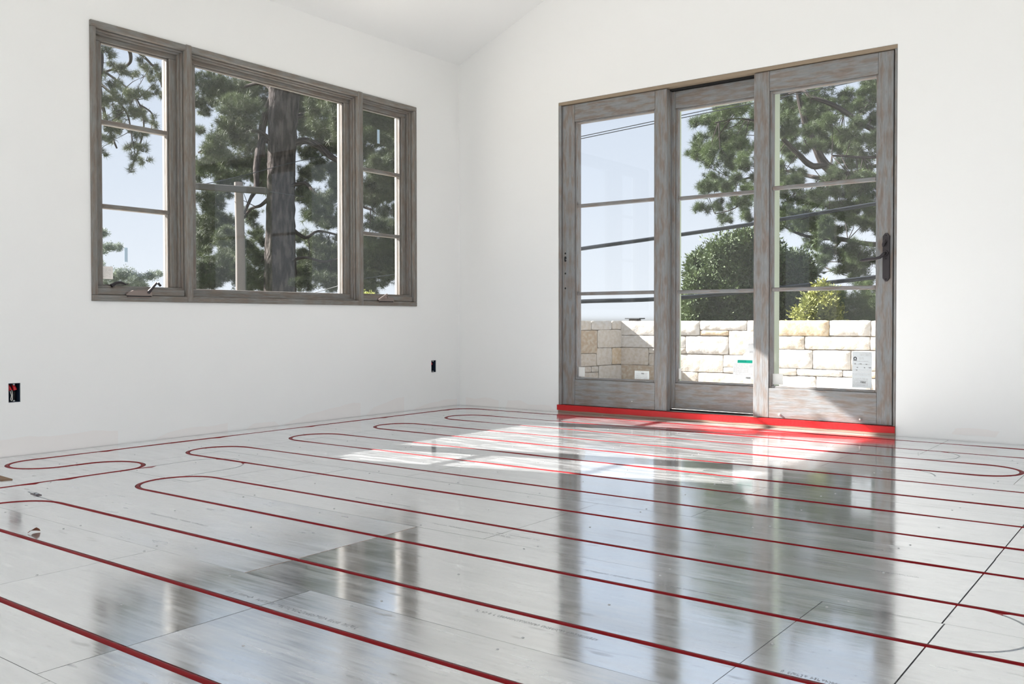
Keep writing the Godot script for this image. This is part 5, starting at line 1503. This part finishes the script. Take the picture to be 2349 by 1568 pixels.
	tree("oak_tree", "dense round dark green tree just above the stone wall in the middle door panel", [], [],
		[Vector4(-0.13, 1.53, -5.41, 0.18), Vector4(-0.19, 1.43, -5.04, 0.19), Vector4(-0.64, 1.35, -5.59, 0.19), Vector4(-0.39, 1.37, -6.31, 0.25), Vector4(-0.39, 1.20, -5.69, 0.24), Vector4(-0.63, 1.13, -5.64, 0.21), Vector4(-0.43, 1.02, -4.84, 0.13), Vector4(-0.72, 0.85, -5.57, 0.20), Vector4(-0.85, 0.90, -6.39, 0.25), Vector4(-1.11, 0.78, -6.01, 0.15), Vector4(-1.11, 0.69, -5.76, 0.10), Vector4(-0.08, 0.94, -5.30, 0.24), Vector4(-0.35, 1.16, -6.67, 0.29), Vector4(-0.29, 1.47, -6.65, 0.21), Vector4(0.26, 1.26, -5.67, 0.23), Vector4(0.03, 1.03, -6.43, 0.26), Vector4(0.53, 1.09, -5.58, 0.17), Vector4(0.45, 1.31, -5.72, 0.13), Vector4(-0.02, 0.85, -5.76, 0.25), Vector4(0.27, 0.76, -5.65, 0.23), Vector4(0.14, 0.80, -6.76, 0.23), Vector4(-0.58, 0.69, -6.34, 0.23), Vector4(-0.53, 0.66, -5.42, 0.18), Vector4(-0.66, 1.28, -5.28, 0.10), Vector4(-0.54, 1.14, -4.96, 0.08), Vector4(-0.01, 1.59, -5.31, 0.11)],
		leaves, 0.065, 6500.0, 0.95, Color(0.045, 0.070, 0.035), Color(0.11, 0.15, 0.06), 5)
	tree("hedge", "dark green hedge above the stone wall at the right end of the door", [], [],
		[Vector4(0.67, 0.79, -6.36, 0.18), Vector4(1.00, 0.81, -5.94, 0.21), Vector4(1.00, 0.85, -6.67, 0.23), Vector4(1.09, 0.74, -6.91, 0.22), Vector4(0.69, 0.63, -6.62, 0.19), Vector4(1.08, 0.66, -6.27, 0.21), Vector4(0.64, 0.66, -6.12, 0.14), Vector4(1.27, 0.85, -6.81, 0.23)],
		needles, 0.09, 2600.0, 0.95, Color(0.055, 0.085, 0.04), Color(0.14, 0.19, 0.07), 6, "hedge")
	tree("bush", "yellow green leafy bush above the stone wall in the right door panel", [], [],
		[Vector4(0.98, 0.77, -4.76, 0.12), Vector4(1.19, 0.81, -4.42, 0.10), Vector4(1.07, 0.71, -4.23, 0.09), Vector4(1.12, 0.66, -4.50, 0.12), Vector4(1.06, 0.86, -4.39, 0.05), Vector4(1.18, 0.90, -4.67, 0.06), Vector4(1.13, 0.95, -4.47, 0.05), Vector4(1.01, 0.61, -4.37, 0.10), Vector4(1.22, 0.61, -4.39, 0.10)],
		leaves, 0.06, 5000.0, 0.95, Color(0.16, 0.19, 0.06), Color(0.42, 0.42, 0.12), 7, "bush")
	tree("bush", "small yellow green shrub tips at the foot of the right casement", [], [],
		[Vector4(-4.49, 0.95, -3.34, 0.05), Vector4(-4.46, 0.93, -3.41, 0.05), Vector4(-4.36, 0.90, -3.41, 0.03), Vector4(-4.43, 0.87, -3.32, 0.06), Vector4(-4.48, 0.84, -3.47, 0.06)],
		leaves, 0.045, 7000.0, 0.9, Color(0.25, 0.30, 0.07), Color(0.50, 0.50, 0.16), 8, "bush")
	# utility pole
	var p := base("utility_pole", Vector3.ZERO, "pale wooden utility pole with a crossarm in front of the pines in the middle pane", "utility pole")
	var st := mb()
	limb(st, [Vector4(-11.654, -1.799, -6.702, 0.105), Vector4(-11.688, 1.223, -6.738, 0.100), Vector4(-11.704, 2.207, -6.746, 0.096), Vector4(-11.724, 2.935, -6.745, 0.091), Vector4(-11.744, 3.499, -6.742, 0.087)], 12)
	put("pole", st, M.pole, p)
	var a: Array = [Vector4(-12.295, 3.389, -6.074, 0.009), Vector4(-11.106, 3.288, -6.967, 0.009)]
	st = mb()
	var A := Vector3(a[0].x, a[0].y, a[0].z); var B := Vector3(a[1].x, a[1].y, a[1].z)
	bx(st, Vector3(-0.065, -0.065, 0), Vector3(0.065, 0.065, A.distance_to(B)), 0.01)
	var arm := put("crossarm", st, M.arm, p)
	arm.transform = Transform3D(Basis.looking_at((A - B).normalized(), Vector3.UP), A)
	# cables past the door
	var names_ := ["upper of two thin wires high across the door glass", "lower of two thin wires high across the door glass", "thick black cable rising across the middle of the door glass", "thick black cable just above the stone wall across the door glass"]
	var cab: Array = [[Vector4(-1.976, 2.553, -3.309, 0.005), Vector4(-1.428, 2.696, -3.725, 0.005), Vector4(0.288, 3.147, -5.026, 0.005), Vector4(1.679, 3.519, -6.080, 0.005)],
		[Vector4(-1.976, 2.518, -3.309, 0.005), Vector4(-1.428, 2.671, -3.725, 0.005), Vector4(0.289, 3.112, -5.026, 0.005), Vector4(1.679, 3.479, -6.080, 0.005)],
		[Vector4(-2.084, 1.282, -3.202, 0.014), Vector4(-1.417, 1.426, -3.708, 0.014), Vector4(-0.693, 1.554, -4.255, 0.014), Vector4(0.301, 1.737, -5.007, 0.014), Vector4(1.891, 2.063, -6.210, 0.014)],
		[Vector4(-2.080, 0.759, -3.195, 0.015), Vector4(-1.411, 0.832, -3.699, 0.015), Vector4(-0.687, 0.861, -4.245, 0.015), Vector4(0.109, 0.940, -4.846, 0.015), Vector4(1.342, 1.112, -5.778, 0.015), Vector4(1.898, 1.216, -6.199, 0.015)]]
	for i in 4:
		st = mb()
		limb(st, cab[i], 8, 0.0, 8)
		if i >= 2:     # lashed bundle: a second strand beneath
			var low := []
			for v in cab[i]: low.append(Vector4(v.x, v.y - v.w * 1.5, v.z, v.w * 0.7))
			limb(st, low, 8, 0.0, 8)
		tag(put("utility_cable", st, M.cable), names_[i], "cable")
	var nl := ["thin wire running from the pole crossarm past the pine trunk", "second thin wire leaving the crossarm behind the pine trunk", "thin wire low across the right casement"]
	var cl: Array = [[Vector4(-12.273, 3.398, -6.091, 0.008), Vector4(-12.908, 3.884, -7.751, 0.009), Vector4(-14.525, 4.576, -10.053, 0.010), Vector4(-14.559, 4.855, -10.909, 0.010), Vector4(-14.579, 5.222, -12.153, 0.011), Vector4(-14.538, 5.555, -13.443, 0.011)],
		[Vector4(-11.149, 3.297, -6.935, 0.008), Vector4(-13.066, 3.616, -9.504, 0.009), Vector4(-14.567, 3.881, -12.135, 0.011), Vector4(-15.863, 4.164, -14.921, 0.012)],
		[Vector4(-11.655, 0.786, -6.754, 0.008), Vector4(-9.108, 1.060, -6.172, 0.007), Vector4(-8.160, 1.243, -6.264, 0.007), Vector4(-7.466, 1.339, -6.162, 0.007), Vector4(-6.952, 1.430, -6.551, 0.007), Vector4(-6.426, 1.521, -6.949, 0.007)]]
	for i in 3:
		st = mb()
		limb(st, cl[i], 6, 0.0, 6)
		tag(put("utility_cable", st, M.cable), nl[i], "cable")

func _ready() -> void:
	rng.seed = 20240611
	lights()
	materials()
	shell()
	floor_and_pipe()
	window_left()
	door()
	added_openings()
	outside_walls()
	outdoors()
	stickers()
	outlets()
	floor_things()
